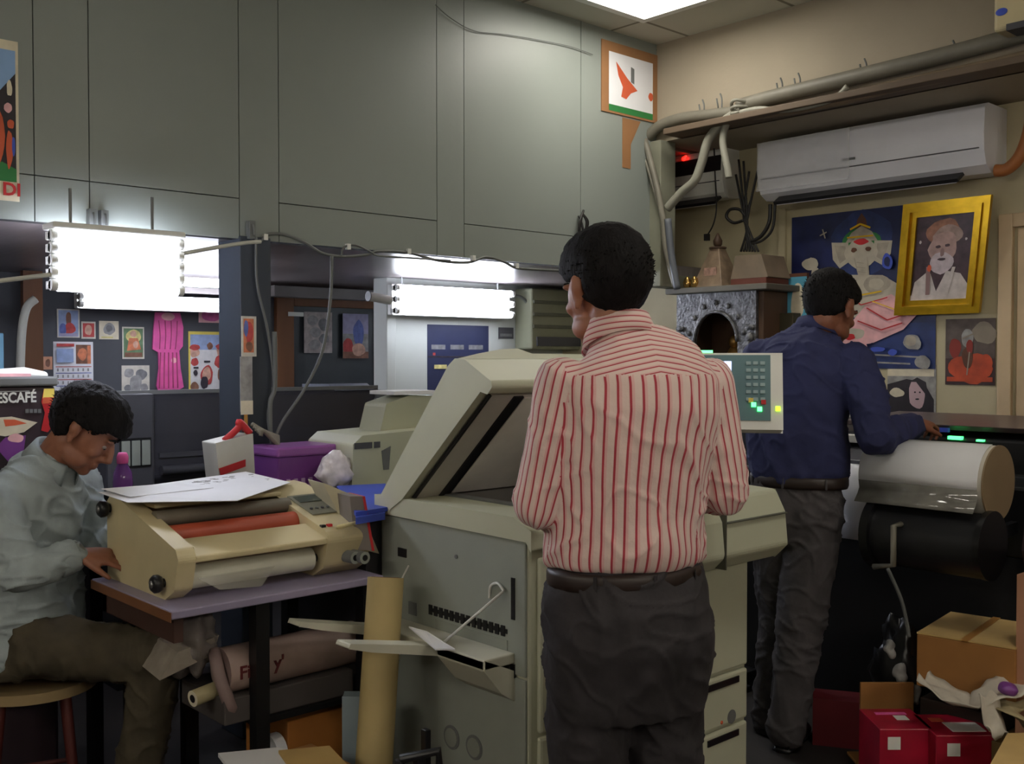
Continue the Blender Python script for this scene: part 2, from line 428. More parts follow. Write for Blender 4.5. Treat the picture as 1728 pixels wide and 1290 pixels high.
text_mb(p.mb, 'DI', o, (1, 0, 0), (0, 0, 1), .055, 8, .0008, bold=.0015)
build(p.mb, 'wall_poster', [ivory, dkp, lblue, palepink, orange, green, blue, ivory, red], label='colourful painted poster with white border high on grey wall at far left', cat='poster')
# bird picture framed with brown tape
p = wall_pic(0, 1014, 80, 1109, 198, VG, .006)
p.rect(.12, .14, .90, .90, 1).rect(.12, .88, .9, .97, 2)
p.poly([(.24, .26), (.44, .46), (.62, .60), (.50, .66), (.42, .76), (.33, .74), (.36, .6), (.28, .45)], 3)
p.poly([(.50, .28), (.56, .30), (.56, .52), (.5, .5)], 4).ell(.86, .64, .04, .06, 3)
build(p.mb, 'bird_picture', [mat('brown_tape', (150, 108, 72), .5), paper, green, orange, mdgrey], label='white sheet with orange bird edged in brown tape near ceiling corner', cat='picture')
p = wall_pic(0, 1050, 200, 1064, 284, VG, .002); p.poly([(0, 0), (2.2, 0), (1, .5), (0, .6)], 0)
build(p.mb, 'tape_strip', [mat('brown_tape', (150, 108, 72), .5)], label='strip of brown tape hanging below the bird picture', cat='tape')
# knot of black cable on grey wall
m = MB(); 
c = Pv(982, 385, VG - .03)
for k in range(3): m.tube([c + V((0, 0, .07)), c + V((.02 + k*.006, -.01, .03)), c + V((.015, 0, -.03)), c + V((-.015, 0, -.04)), c + V((-.02 - k*.004, -.01, .02)), c + V((.012, 0, .085))], .005)
m.tube([c + V((0, .02, .06)), c + V((.01, 0, -.02)), c + V((-.01, 0, -.12))], .006)
build(m, 'cable_knot', wire_b, label='knotted black cable hanging on the grey wall above man in stripes', cat='cable')
# long cable along the loft edge, with clips
pts = [(440, 408), (452, 396), (480, 396), (515, 410), (545, 428), (580, 433), (620, 430), (640, 424), (690, 427), (740, 440), (790, 443), (820, 434), (850, 442), (870, 452), (905, 455), (945, 457)]
m = MB(); m.tube([Pv(x, y, VG - .008) for x, y in pts], .006)
cb = build(m, 'hung_cable', wire_g, label='wavy grey cable clipped along bottom edge of the grey wall', cat='cable')
for x, y in ((446, 402), (586, 418), (688, 426), (797, 437), (870, 450)):
    m = MB(); q = Pv(x, y, VG - .004); m.box((q.x - .008, VG - .018, q.z - .008), (q.x + .008, VG, q.z + .014)); build(m, 'clip', white, cb)
m = MB(); m.tube([Pv(x, y, VG - .012) for x, y in ((576, 432), (580, 418), (600, 414), (625, 425), (640, 432), (700, 436), (760, 440))], .004)
build(m, 'thin_cable', wire_g, label='thinner looped cable hanging beside the wavy cable mid-wall', cat='cable')
for k, (x, y) in enumerate(((152, 372), (172, 374), (420, 390))):
    m = MB(); q = Pv(x, y, VG - .002); m.box((q.x - .012, VG - .03, q.z - .03), (q.x + .012, VG - .001, q.z + .035)); m.tube([q, q + V((0, -.03, .02)), q + V((0, -.04, -.02))], .004)
    build(m, 'wall_hook', mat('grey_hook', (105, 108, 106), .5), bevel=.003, cat='hook', label=('small grey hook left end above the bright tube bank', 'small grey hook second from left above the bright tube bank', 'grey hook above the top of the black pillar')[k])
m = MB(); m.tube([Pv(x, y, VG - .01) for x, y in ((735, 8), (760, 30), (800, 52), (850, 58), (900, 66), (960, 78), (1000, 92))], .002)
build(m, 'ceiling_wire', wire_g, label='thin wire stapled high on grey wall toward the ceiling corner', cat='wire')
m = MB(); m.tube([Pv(x, y, 3.3) for x, y in ((-60, 480), (0, 474), (100, 462), (200, 450), (310, 428), (400, 412), (440, 408))], .007)
build(m, 'diagonal_cord', wire_w, label='pale cord stretched diagonally across the bright tube bank', cat='cord')

# ------------------------------------------------------------------ conduits on the soffit, cables, air conditioners
def pu(l, u): return [Pu(x, y, u) for x, y in l]
m = MB(); m.box((UW - .13, -2.0, 2.50), (UW + .02, 3.3, 2.53))
build(m, 'cable_shelf', mat('brown_ledge', (96, 80, 64), .7), label='brown ledge along the right wall carrying the grey pipes', cat='ledge', bevel=.004)
def conduit(label, u, r, off, pts, mm=pipeg, name='conduit'):
    m = MB(); m.tube([q + V((0, 0, off)) for q in pu(pts, u)], r, n=14, sub=8)
    return build(m, name, mm, label=label, cat='pipe' if name == 'conduit' else 'cable')
cA = conduit('upper fat grey conduit running along right wall ledge', UW - .05, .034, .02, [(1248, 186), (1300, 172), (1400, 148), (1500, 124), (1600, 100), (1728, 66), (1900, 20)])
conduit('lower fat brownish conduit running beneath the upper one', UW - .07, .026, 0, [(1252, 196), (1330, 185), (1420, 168), (1500, 148), (1620, 122), (1728, 97), (1900, 50)], mat('brown_conduit', (116, 100, 80), .6))
conduit('grey conduit curving left from cable knot to the corner post', UW - .05, .028, 0, [(1248, 188), (1200, 194), (1150, 200), (1115, 212), (1096, 228), (1086, 238)])
conduit('bent flexible grey hose dropping to the corner post', UW - .06, .022, 0, [(1246, 186), (1222, 205), (1196, 235), (1184, 275), (1172, 305), (1150, 325), (1126, 352)], pipew, 'hose')
conduit('pale hose dropping straight beside the bent grey hose', UW - .07, .017, 0, [(1250, 186), (1228, 205), (1220, 240), (1228, 285), (1230, 300)], pipew, 'hose')
conduit('pale hose sagging in front of the ledge toward right', UW - .1, .013, 0, [(1250, 190), (1280, 184), (1320, 186), (1370, 178), (1410, 165), (1430, 146)], pipew, 'hose')
conduit('dark conduit tucked under the ledge above the big air conditioner', UW + .1, .022, 0, [(1470, 160), (1540, 146), (1620, 128), (1728, 104), (1900, 60)], mat('dark_conduit', (66, 60, 52), .6))
m = MB()
q = Pu(1250, 186, UW - .07)
for k in range(3): m.tube([q + V((0, -.04, .03 - .02*k)), q + V((-.045, 0, .04 - .03*k)), q + V((0, .05, .03 - .02*k)), q + V((.02, 0, -.01)), q + V((0, -.04, .03 - .02*k))], .008)
build(m, 'tape_wrap', pipew, label='pale wrapped joint where the hoses meet the conduits', cat='binding')
for k, (x, y) in enumerate(((1218, 168), (1188, 178), (1320, 142), (1350, 134), (1462, 110), (1612, 80))):
    m = MB(); q = Pu(x, y, UW - .05); m.tube([q + V((0, 0, -.05)), q, q + V((0, .01, .03))], .004, n=6); m.tube([q + V((0, .02, -.04)), q + V((0, .03, .01))], .004, n=6)
    build(m, 'cable_tie', wire_g, group='cable tie tails on the conduits', label='wire tie tail sticking up from the conduits along the right wall', cat='cable tie')
def split_ac(name, u0, u1, ya, yb, z0, z1, label, mm, wrap=False, slot=.28):
    """wall unit facing -u, long along v"""
    r = empty(name, ((u0+u1)/2, (ya+yb)/2, z0), label, 'air conditioner')
    h = z1 - z0; d = u1 - u0
    prof = [(u1, z0 + .02*h), (u0 + .35*d, z0), (u0 + .12*d, z0 + .10*h), (u0 + .02*d, z0 + .30*h), (u0, z0 + .55*h), (u0 + .04*d, z1 - .08*h), (u0 + .18*d, z1), (u1, z1)]
    m = MB(); m.prism([(x, ya, z) for x, z in prof], (0, yb - ya, 0)); build(m, 'body', mm, r, bevel=.008, seg=3)
    m = MB(); m.box((u0 + .0*d - .003, ya + .02, z0 + .33*h), (u0 + .05*d, yb - .02, z0 + .345*h)); build(m, 'seam', dkgrey, r)
    M = Matrix.Translation((u0 + .30*d, 0, z0 + .03*h)) @ Matrix.Rotation(math.radians(-32), 4, 'Y')
    m = MB(); m.box((-.07*1, ya + .10*(yb-ya), -.006), (.02, yb - .08*(yb-ya), .010), 0, M); build(m, 'air_outlet', black, r)
    m = MB(); m.box((-.065, ya + .11*(yb-ya), -.012), (-.045, yb - .09*(yb-ya), -.004), 0, M); build(m, 'louvre_blade', mm, r)
    return r
aL = Pu(1278, 300, 4.42).y; aR = Pu(1660, 250, 4.42).y
ac_m = mat('ac_white_plastic', (236, 236, 244), .35, var=.03)
ac = split_ac('air_conditioner', 4.42, UL, aR, aL, 2.185, 2.475, 'long white split air conditioner under the ledge above the blue poster', ac_m)
m = MB(); q = Pu(1432, 268, 4.414); m.box((4.414, q.y - .03, q.z - .006), (4.42, q.y + .03, q.z + .004)); build(m, 'badge', mdgrey, ac)
# plastic film clinging to left half of AC
m = MB(); NX, NZ = 26, 10
vs = []
for i in range(NX):
    for j in range(NZ):
        y = aL - .01 - i/(NX-1) * .5; z = 2.22 + j/(NZ-1)*.24
        w = noise.noise(V((y*14, z*22, 3))) * .020 + noise.noise(V((y*50, z*60, 1)))*.010
        vs.append(V((4.405 - abs(w) - (.012 if j in (0,) else 0), y, z)))
m.add(vs, [(i*NZ+j, (i+1)*NZ+j, (i+1)*NZ+j+1, i*NZ+j+1) for i in range(NX-1) for j in range(NZ-1)], 0, True)
build(m, 'plastic_film', mat('clear_film', (245, 245, 250), .12, var=0, alpha=.30), ac)
# small unit further left with a red light
q1 = Pu(1146, 300, 4.60); q2 = Pu(1238, 300, 4.60)
sm = split_ac('small_air_conditioner', 4.5, UL, q2.y, q1.y, 2.24, 2.50, 'small cream air conditioner with red light beside the corner post', white)
m = MB(); m.box((4.495, q2.y + .01, 2.38), (4.51, q1.y - .01, 2.46)); build(m, 'grille', black, sm)
m = MB(); q = Pu(1154, 268, 4.49); m.ell(q, (.008, .014, .012)); m.ell(q + V((0, -.012, .01)), (.005, .008, .007)); build(m, 'indicator_lamp', led_r, sm)
# corner unit top right
q = Pu(1676, 20, 3.98); z0 = Pu(1700, 50, 3.98).z
r = empty('corner_air_conditioner', (4.07, q.y - .4, z0), 'cream air conditioner cut by the top right corner with blue badge', 'air conditioner')
m = MB(); m.box((3.98, q.y - .9, z0), (UW, q.y, ZC - .02)); build(m, 'body', lamcream, r, bevel=.015, seg=3)
m = MB(); q3 = Pu(1690, 20, 3.978); m.ell(q3, (.004, .022, .014)); build(m, 'badge', blue, r)
m = MB(); 
for k in range(5): m.box((3.974, q.y - .88, z0 + .15 + k*.014), (3.99, q.y - .03, z0 + .157 + k*.014))
build(m, 'grille', mdgrey, r)
m = MB(); m.box((3.95, q.y - .86, z0 - .012), (4.05, q.y - .06, z0 + .012)); build(m, 'air_outlet', dkgrey, r)
# copper pipe right
m = MB(); m.tube([Pu(x, y, 4.5) for x, y in ((1745, 150), (1738, 215), (1722, 262), (1700, 285), (1680, 288))], .026, n=14)
build(m, 'copper_pipe', mat('copper_lagging', (170, 104, 54), .5, var=.2), label='orange-brown insulated pipe curving at right end of the air conditioner', cat='pipe')
# slanted pipes on the post
for k, (mmx, pts, r) in enumerate(((pipeg, [(1088, 236), (1105, 300), (1118, 365), (1124, 420), (1140, 484)], .016), (pipeg, [(1080, 240), (1098, 300), (1112, 350)], .008), (mat('bluegrey_pipe', (92, 96, 104), .5), [(1127, 370), (1133, 430), (1143, 488)], .018))):
    m = MB(); m.tube(pu(pts, 4.09), r, n=10); build(m, 'slanted_pipe', mmx, cat='pipe', label=('long slanted grey pipe down the front of the corner post', 'thin slanted pipe at the upper left of the corner post', 'blue-grey pipe at the lower end of the corner post')[k])
# hanging wires
m = MB(); m.tube(pu([(1205, 250), (1207, 300), (1209, 350), (1204, 378), (1195, 395)], 4.5), .004); q = Pu(1193, 400, 4.5); m.box(q - V((.012, .012, .02)), q + V((.012, .012, .015)), 0)
build(m, 'hanging_plug', wire_b, label='thin black cord ending in a plug hanging above the shrine', cat='cord')
m = MB()
for k in range(7):
    x0 = 1245 + random.uniform(-5, 40); 
    m.tube(pu([(x0, 320 + random.uniform(-60, 20)), (1258 + random.uniform(-4, 6), 362), (1262 + random.uniform(-3, 5), 392), (1250 + k*5, 425)], 4.45), .006)
m.tube(pu([(1255, 372), (1238, 376), (1226, 366), (1232, 354), (1248, 354), (1258, 366)], 4.45), .008)
m.tube(pu([(1300, 345), (1298, 375), (1285, 398), (1268, 408)], 4.45), .010)
m.tube(pu([(1308, 345), (1304, 385), (1288, 405), (1268, 412)], 4.45), .007)
build(m, 'cable_bundle', wire_b, label='dark tangle of cables with a loop hanging above the shrine roof', cat='cables')
# ------------------------------------------------------------------ pictures on the charcoal back wall
skinp = mat('printed_skin', (206, 150, 120), .6, var=.2, vscale=20)
def vpic(name, box, layers, mats, label, off=.0, v=VB, cat='picture', th=.003, base=0, text=None):
    p = wall_pic(0, box[0], box[1], box[2], box[3], v, th, base, off)
    for l in layers:
        k = l[0]
        if k == 'r': p.rect(*l[1:])
        elif k == 'e': p.ell(*l[1:])
        elif k == 'p': p.poly(*l[1:])
        elif k == 'l': p.line(*l[1:])
    if text:
        for t, x, y, s, mi in text: text_mb(p.mb, t, p.pt(x, y), (1, 0, 0), (0, 0, 1), s, mi, .0006, bold=.0008)
    return build(p.mb, name, mats, label=label, cat=cat)
def pr(n, c, v=.3, k=30): return mat('print_' + n, c, .7, var=v, vscale=k)
PM = [pr('ivory', (206, 200, 188), .12), pr('dark', (58, 52, 60)), pr('sky', (150, 168, 204), .15), pr('red', (184, 72, 70)), pr('orange', (206, 124, 88)), pr('yellow', (212, 200, 132)), pr('green', (104, 132, 98)), pr('pink', (208, 100, 160)), pr('skin', (204, 160, 140)), pr('paper', (206, 206, 212), .08), pr('grey', (150, 148, 148)), pr('brown', (132, 92, 74)), pr('blue', (96, 108, 170)), pr('lilac', (164, 158, 188), .15), pr('white', (218, 216, 216), .08), pr('midgrey', (124, 124, 126))]
vpic('pinned_picture', (96, 522, 134, 570), [('r', .06, .04, .94, .96, 2), ('e', .5, .35, .12, .25, 11), ('e', .55, .68, .25, .2, 3), ('e', .25, .7, .15, .2, 12), ('r', .1, .85, .9, .95, 13)], PM, 'pinned picture of red and blue figure, topmost left on dark wall')
vpic('pinned_picture', (137, 543, 161, 572), [('r', .1, .1, .9, .9, 3), ('e', .5, .5, .25, .3, 8)], PM, 'small reddish pinned card between blue figure picture and pale card')
vpic('pinned_picture', (167, 542, 200, 573), [('e', .5, .45, .32, .32, 10), ('e', .5, .4, .16, .2, 15), ('r', .1, .85, .7, .93, 5)], [yellow if False else ivory] + PM[1:], 'small pale yellow pinned card with grey round figure')
vpic('pinned_picture', (206, 552, 243, 606), [('r', .06, .05, .94, .95, 6), ('e', .5, .28, .35, .2, 5), ('e', .5, .22, .14, .1, 8), ('p', [(.3, .35), (.7, .35), (.85, .7), (.2, .75)], 4), ('e', .6, .55, .12, .12, 8), ('r', .1, .8, .9, .94, 11)], PM, 'pinned picture of seated deity in orange and yellow, centre-left of dark wall')
vpic('pinned_sheet', (205, 617, 252, 668), [('e', .25, .25, .18, .15, 10), ('e', .7, .3, .2, .18, 15), ('e', .5, .6, .22, .3, 10), ('e', .2, .75, .12, .12, 15), ('e', .8, .75, .14, .14, 10)], PM, 'crumpled grey drawing sheet pinned below the orange deity picture', cat='sheet')
vpic('pinned_picture', (257, 528, 306, 664), [('p', [(.05, .02), (.95, .02), (.85, .98), (.15, .98)], 7)], [mat('magenta_shadow', (150, 50, 110), .6)] + PM[1:], 'tall pink picture sheet on dark wall under the low bright tube') if False else None
# pink garment print shaped like a dress
p = wall_pic(0, 256, 528, 308, 662, VB, .001, 0, .0)
g = Pic(p.tl + p.x*.3, p.tl + p.x*.7, p.tl + p.x*.3 + p.y*.3, NV, .004, 0)
p2 = MB(); 
pts = [(.1, 0), (.9, 0), (1, .18), (.98, .42), (.86, .48), (.90, .7), (1.0, .94), (.72, 1.0), (.45, .97), (.2, 1), (.12, .92), (.2, .7), (.18, .5), (.0, .46), (.04, .2)]
p2.prism([p.pt(*a) for a in pts], (0, -.012, 0))
def pq(x, y, k): return p.pt(x, y) + V((0, -.0125 - .0004*k, 0))
def pell(cx, cy, rx, ry, mi, k): p2.add([pq(cx + rx*math.cos(t*math.pi/8), cy + ry*math.sin(t*math.pi/8), k) for t in range(16)], [tuple(range(16))[::-1]], mi)
pell(.68, .60, .09, .035, 1, 1); pell(.5, .05, .22, .05, 1, 2)  # small pale patches paint highlights onto the robe
for k in range(4): p2.tube([pq(.2 + k*.2, .10, 3), pq(.24 + k*.18, .28, 3), pq(.22 + k*.17, .46, 3)], .003, 2, n=6)
for k in range(5): p2.tube([pq(.25 + k*.13, .5, 4), pq(.22 + k*.14, .72, 4), pq(.2 + k*.15, .95, 4)], .004, 2, n=6)
build(p2, 'pink_garment', [pink, palepink, mat('rose_fold', (176, 70, 110), .6)], label='long pink robe hanging on dark wall beneath the low bright tube', cat='garment', bevel=.004)
vpic('wedding_poster', (318, 560, 388, 662), [('r', .04, .05, .96, .97, 2), ('r', .04, .30, .96, .97, 14), ('e', .14, .34, .11, .09, 8), ('e', .14, .26, .12, .05, 3), ('e', .14, .5, .09, .07, 3), ('e', .78, .32, .12, .11, 8), ('e', .78, .25, .13, .06, 3), ('e', .74, .5, .14, .1, 3), ('e', .5, .24, .07, .06, 11), ('e', .42, .72, .15, .16, 3), ('e', .42, .70, .10, .12, 8), ('e', .36, .84, .09, .1, 1), ('e', .8, .72, .13, .13, 11), ('e', .8, .7, .08, .08, 8), ('e', .12, .9, .1, .08, 11), ('r', .1, .58, .22, .61, 1), ('r', .35, .48, .5, .51, 1), ('e', .15, .68, .05, .05, 1), ('r', .93, .04, .97, .97, 4)], [yellow] + PM[1:], 'white poster of faces in red hats with yellow border on dark wall', cat='poster')
vpic('pinned_picture', (390, 540, 403, 572), [('e', .5, .5, .35, .45, 4)], PM, 'narrow orange pinned card just left of the black pillar')
vpic('pinned_sheet', (391, 583, 408, 642), [('r', .1, .2, .9, .21, 10), ('r', .1, .5, .9, .51, 10)], [paper] + PM[1:], 'narrow pale sheet pinned below the orange card beside pillar', cat='sheet')
vpic('pinned_picture', (335, 520, 378, 545), [('e', .5, .5, .4, .4, 7)], [palepink] + PM[1:], 'pale pink pinned picture at the glare of the low tube')
vpic('pinned_picture', (73, 602, 88, 624), [('e', .5, .5, .3, .3, 11)], [skinp] + PM[1:], 'tiny reddish card left of the wall calendar')
# wall calendar
lay = [('r', .56, .06, .94, .45, 11), ('e', .72, .25, .12, .12, 4), ('r', .85, .08, .94, .45, 4)]
for k in range(4): lay.append(('r', .05, .50 + k*.13, .95, .515 + k*.13, 12 if k % 2 else 3))
for k in range(7):
    for j in range(3): lay.append(('r', .08 + k*.125, .54 + j*.13, .12 + k*.125, .60 + j*.13, 10))
lay += [('r', .06, .04, .5, .10, 3), ('r', .06, .14, .48, .42, 2)]
vpic('wall_calendar', (90, 577, 157, 660), lay, [paper] + PM[1:], 'white wall calendar with brown picture corner on the dark back wall', cat='calendar')
# wood-framed notice board
a = Pv(466, 500, VB - .03); c = Pv(652, 655, VB - .03); zt = Pv(560, 498, VB).z; zl = Pv(560, 662, VB).z
r = empty('notice_board', ((a.x+c.x)/2, VB - .02, zl), 'dark board in brown wooden frame behind the black pillar', 'notice board')
m = MB(); w = .09
m.box((a.x, VB-.04, zl), (a.x + w*1.3, VB, zt)); m.box((c.x - w, VB-.04, zl), (c.x, VB, zt)); m.box((a.x + w*1.3, VB-.04, zt - w*.9), (c.x - w, VB, zt)); build(m, 'frame', wood, r, bevel=.004)
m = MB(); m.box((a.x + w*1.3, VB-.02, zl), (c.x - w, VB, zt - w*.9)); build(m, 'board', mat('board_slate', (52, 56, 60), .35), r)
vpic('lace_sheet', (513, 527, 560, 596), [('e', .3, .2, .2, .12, 10), ('e', .7, .3, .2, .15, 15), ('e', .4, .5, .2, .12, 10), ('e', .7, .65, .18, .12, 15), ('e', .35, .8, .2, .12, 10)], [mat('mauve_grey_print', (172, 162, 160), .7, var=.35, vscale=22)] + PM[1:], 'patterned grey cloth sheet pinned on the wood-framed board', off=.045, cat='sheet')
vpic('deity_picture', (578, 530, 621, 605), [('r', 0, 0, 1, .45, 13), ('e', .62, .42, .2, .28, 12), ('e', .2, .75, .2, .2, 3), ('r', .0, .85, 1, 1, 11), ('e', .6, .8, .25, .15, 8)], [greyp] + PM[1:], 'lilac picture of standing figure pinned on the wood-framed board', off=.045)
vpic('reflection_strip', (486, 527, 512, 534), [], [white], 'small painted reflection strip at top left of the wood-framed board', off=.045, cat='label')  # white strip standing in for a reflection on the board
m = MB(); a1 = Pv(463, 490, 5.3); c1 = Pv(652, 494, 5.3); m.box((a1.x, 5.3, a1.z - .035), (c1.x, 5.38, a1.z + .03)); m.box((a1.x - .9, 5.36, a1.z - .035), (a1.x, 5.40, a1.z + .03))
build(m, 'lighting_batten', mat('batten_grey', (132, 126, 124), .5), label='long grey batten crossing under the alcove ceiling behind the pillar', cat='batten', bevel=.004)
# pictures hanging on the pillar
vpic('hanging_picture', (407, 534, 432, 602), [('r', .12, .06, .82, .9, 4), ('e', .5, .4, .25, .3, 3), ('e', .3, .3, .15, .2, 12), ('e', .5, .75, .25, .12, 11)], PM, 'orange and red picture with white border hung on black pillar', v=VG - .012, off=.003)
m = MB(); a = Pv(414, 602, VG - .03); m.box(a + V((-.02, 0, -.20)), a + V((.028, .004, 0))); m.box(a + V((-.02, -.003, -.21)), a + V((.028, .0, -.16)), 1); m.box(a + V((-.005, 0, -.36)), a + V((.008, .004, -.21)), 2)
build(m, 'hanging_tag', [greyp, ivory, mat('ochre_tag', (190, 140, 70), .6)], label='narrow grey tag with ochre tail hanging below the pillar picture', cat='tag')
m = MB(); m.tube([Pv(x, y, VG - .03) for x, y in ((432, 400), (434, 480), (452, 560), (462, 650), (452, 700), (458, 760), (450, 830))], .005)
m.tube([Pv(x, y, VG - .04) for x, y in ((560, 432), (558, 500), (545, 590), (515, 655), (478, 710), (464, 740))], .006)
m.tube([Pv(x, y, VG - .04) for x, y in ((463, 560), (464, 650), (456, 680), (456, 735))], .009)
build(m, 'cable_drop', wire_g, label='grey cables drooping from loft edge down along the black pillar', cat='cables')
m = MB()
for k in range(6): m.tube([Pv(x, y, VG - .06 - .01*k) for x, y in ((425 + 3*k, 716 + 4*k), (445, 728), (470, 738 + 3*k))], .008)
build(m, 'rope_knot', mat('rope_grey', (128, 122, 108), .8), label='knotted grey rope tied around the black pillar at counter height', cat='rope')
# items on white alcove wall
vpic('wall_schedule', (721, 549, 824, 660), [('r', .06, .3, .28, .37, 15), ('r', .36, .3, .58, .37, 15), ('r', .66, .3, .9, .37, 15), ('r', 0, .47, 1, .49, 1), ('r', .08, .42, .12, .46, 3), ('r', .1, .6, .3, .66, 5), ('r', .4, .6, .6, .66, 15)], [navy if False else mat('dark_navy_board', (44, 50, 82), .5)] + PM[1:], 'dark navy chart with pale rows on white wall below the tubes', v=4.6, cat='chart')
vpic('wall_card', (841, 553, 866, 572), [('r', .1, .55, .9, .8, 15)], [dkgrey] + PM[1:], 'small dark card on white wall beside the old air conditioner', v=4.6, cat='card')
a = Pv(897, 540, 4.45); c = Pv(1075, 540, 4.45); zt = Pv(930, 488, 4.45).z; zl = Pv(930, 590, 4.45).z
r = empty('old_air_conditioner', ((a.x+c.x)/2, 4.5, zl), 'old greenish ribbed air conditioner on white wall behind striped man', 'air conditioner')
og = mat('old_ac_green_grey', (150, 152, 128), .55)
m = MB(); m.box((a.x, 4.45, zl), (c.x, 4.6, zt)); build(m, 'body', og, r, bevel=.012, seg=3)
for k in range(3):
    m = MB(); z = zl + (zt - zl)*(.38 + .2*k); m.box((a.x + .01, 4.438, z - .012), (c.x - .01, 4.452, z + .008)); build(m, 'rib', mat('rib_dark', (104, 106, 90), .6), r, bevel=.003)
m = MB(); m.box((a.x + .04, 4.44, zl + .02), (c.x - .04, 4.452, zl + .075)); build(m, 'air_outlet', dkgrey, r)
m = MB(); m.tube([Pv(x, y, 4.5) for x, y in ((862, 500), (880, 502), (893, 520), (896, 560))], .01); build(m, 'lamp_cable', wire_g, label='grey cable from tube light to the old air conditioner', cat='cable')
# left edge objects behind the seated man
m = MB(); m.tube([Pv(x, y, 5.0) for x, y in ((60, 505), (45, 520), (37, 560), (34, 640), (34, 760), (34, 900), (34, 1117))], .02); build(m, 'curved_pipe', wire_w, label='pale curved pipe rising at far left of the dark back wall', cat='pipe')
m = MB(); a = Pv(40, 560, 5.3); m.box((a.x, 5.3, 0), (a.x + .09, 5.34, 1.82)); build(m, 'wooden_post', wood, label='thin brown wooden post behind the pale curved pipe', cat='post')
m = MB(); a = Pv(-6, 600, 4.6); c = Pv(7, 600, 4.6); m.box((a.x - .1, 4.6, 1.33), (c.x, 4.7, 1.5)); build(m, 'blue_box', mat('sky_blue', (110, 160, 190), .6), label='light blue box edge at the far left above the coffee machine', cat='box', bevel=.005)
m = MB(); m.box((a.x - .4, 4.55, 0), (c.x + .05, 4.85, 1.33)); build(m, 'grey_cabinet', mdgrey, label='grey cabinet beneath the light blue box at far left', cat='cabinet', bevel=.005)

# ------------------------------------------------------------------ coffee machine
r = empty('coffee_machine', (.9, 3.65, 0), 'dark coffee vending machine with red cup panel behind the seated man', 'coffee machine')
XR = Pv(95, 700, 3.45).x; ZT = Pv(60, 652, 3.45).z
m = MB(); m.box((.45, 3.45, .0), (XR, 3.95, ZT)); build(m, 'body', mat('coffee_machine_brown', (56, 44, 50), .4), r, bevel=.012)
m = MB(); m.box((.44, 3.44, ZT), (XR + .004, 3.96, ZT + .03)); build(m, 'top_rim', mdgrey, r, bevel=.006)
p = Pic((Pv(68, 655, 3.449).x, 3.449, Pv(80, 656, 3.449).z), (Pv(91, 655, 3.449).x, 3.449, Pv(80, 656, 3.449).z), (Pv(68, 655, 3.449).x, 3.449, Pv(80, 730, 3.449).z), NV, .002, 0)
p.mb = MB(); p.poly([(.25, 0), (1, 0), (1, .8), (.5, 1), (0, .95), (.3, .55), (.05, .3)], 0).poly([(.25, 0), (1, 0), (1, .22), (.15, .22)], 1).poly([(.2, .2), (1, .2), (1, .34), (.1, .34)], 2)
build(p.mb, 'red_band', [red, yellow, orange], r)
m = MB()
wpx = Pv(61, 672, 3.448); text_mb(m, 'NESCAFÉ', wpx + V((0, -.002, -.012)), (1, 0, 0), (0, 0, 1), .045, 0, .0008, 'RIGHT', bold=.0012, xs=.80)
m.box(Pv(-20, 661, 3.447) + V((0, 0, -.002)), Pv(50, 661, 3.447) + V((0, .001, .002)))
build(m, 'lettering', white, r)
for k in range(4):
    m = MB(); q = Pv(45 + k*7, 694, 3.447); m.box(q - V((.004, .002, .006)), q + V((.006, .002, .006))); build(m, 'button', mdgrey, r)
# cup picture on the panel
p = Pic(Pv(-40, 705, 3.447), Pv(66, 705, 3.447), Pv(-40, 790, 3.447), NV, .001, 0); p.mb = MB()
p.poly([(.35, 0), (.55, -.02), (.97, .10), (.75, .30), (.45, .38), (.2, .33)], 0).poly([(.42, .04), (.6, .04), (.8, .12), (.6, .16), (.45, .18)], 1)
p.poly([(.45, .40), (.78, .36), (.72, .9), (.5, .9), (.3, .6)], 2).ell(.62, .42, .13, .09, 3)
build(p.mb, 'cup_picture', [ivory, orange, purple, palepink], r)
m = MB(); q = Pv(68, 633, 3.5); 
m.loft([Pv(-40, 636, 3.6), Pv(0, 633, 3.6), Pv(40, 631, 3.6), Pv(72, 634, 3.6)], [.05]*4, [.012, .02, .022, .014], V((0, 1, 0)))
m.box(V((.45, 3.5, ZT + .03)), V((XR - .06, 3.9, ZT + .04)), 1)
build(m, 'tray', [white, palepink], label='white plastic tray lying on top of the coffee machine', cat='tray')

# ------------------------------------------------------------------ large dark printer behind pillar
y0, y1 = 4.2, 4.85
xa, xb = Pv(182, 700, y0).x, Pv(640, 700, y0).x
r = empty('wide_printer', ((xa+xb)/2, 4.5, 0), 'long black wide-format printer running behind the black pillar', 'printer')
prof = [(y0, .86), (y0 - .03, .90), (y0 - .02, 1.08), (y0, 1.235), (y0 + .02, 1.25), (y1 - .1, 1.245), (y1, 1.24), (y1, .86)]
pb = mat('printer_black_gloss', (58, 58, 66), .38, var=.08)
m = MB(); m.prism([(xa + .16, y, z) for y, z in prof], (xb - xa - .16, 0, 0)); build(m, 'body', pb, r, bevel=.01)
m = MB(); m.box((xa - .05, y0 + .01, 1.245), (xb, y0 + .03, 1.262)); build(m, 'top_edge', mdgrey, r)
m = MB(); m.box((xa - .02, y0 - .04, .84), (xa + .18, y1, 1.25)); build(m, 'end_cabinet', dkgrey, r, bevel=.012)
m = MB(); m.box((xa + .03, y0 - .045, .95), (xa + .16, y0 - .035, 1.07)); ch = build(m, 'cartridge_bay', black, r)
for k in range(3):
    m = MB(); x = xa + .035 + k*.042; m.box((x, y0 - .052, .957), (x + .036, y0 - .044, 1.06)); build(m, 'cartridge', ltgrey, ch, bevel=.003)
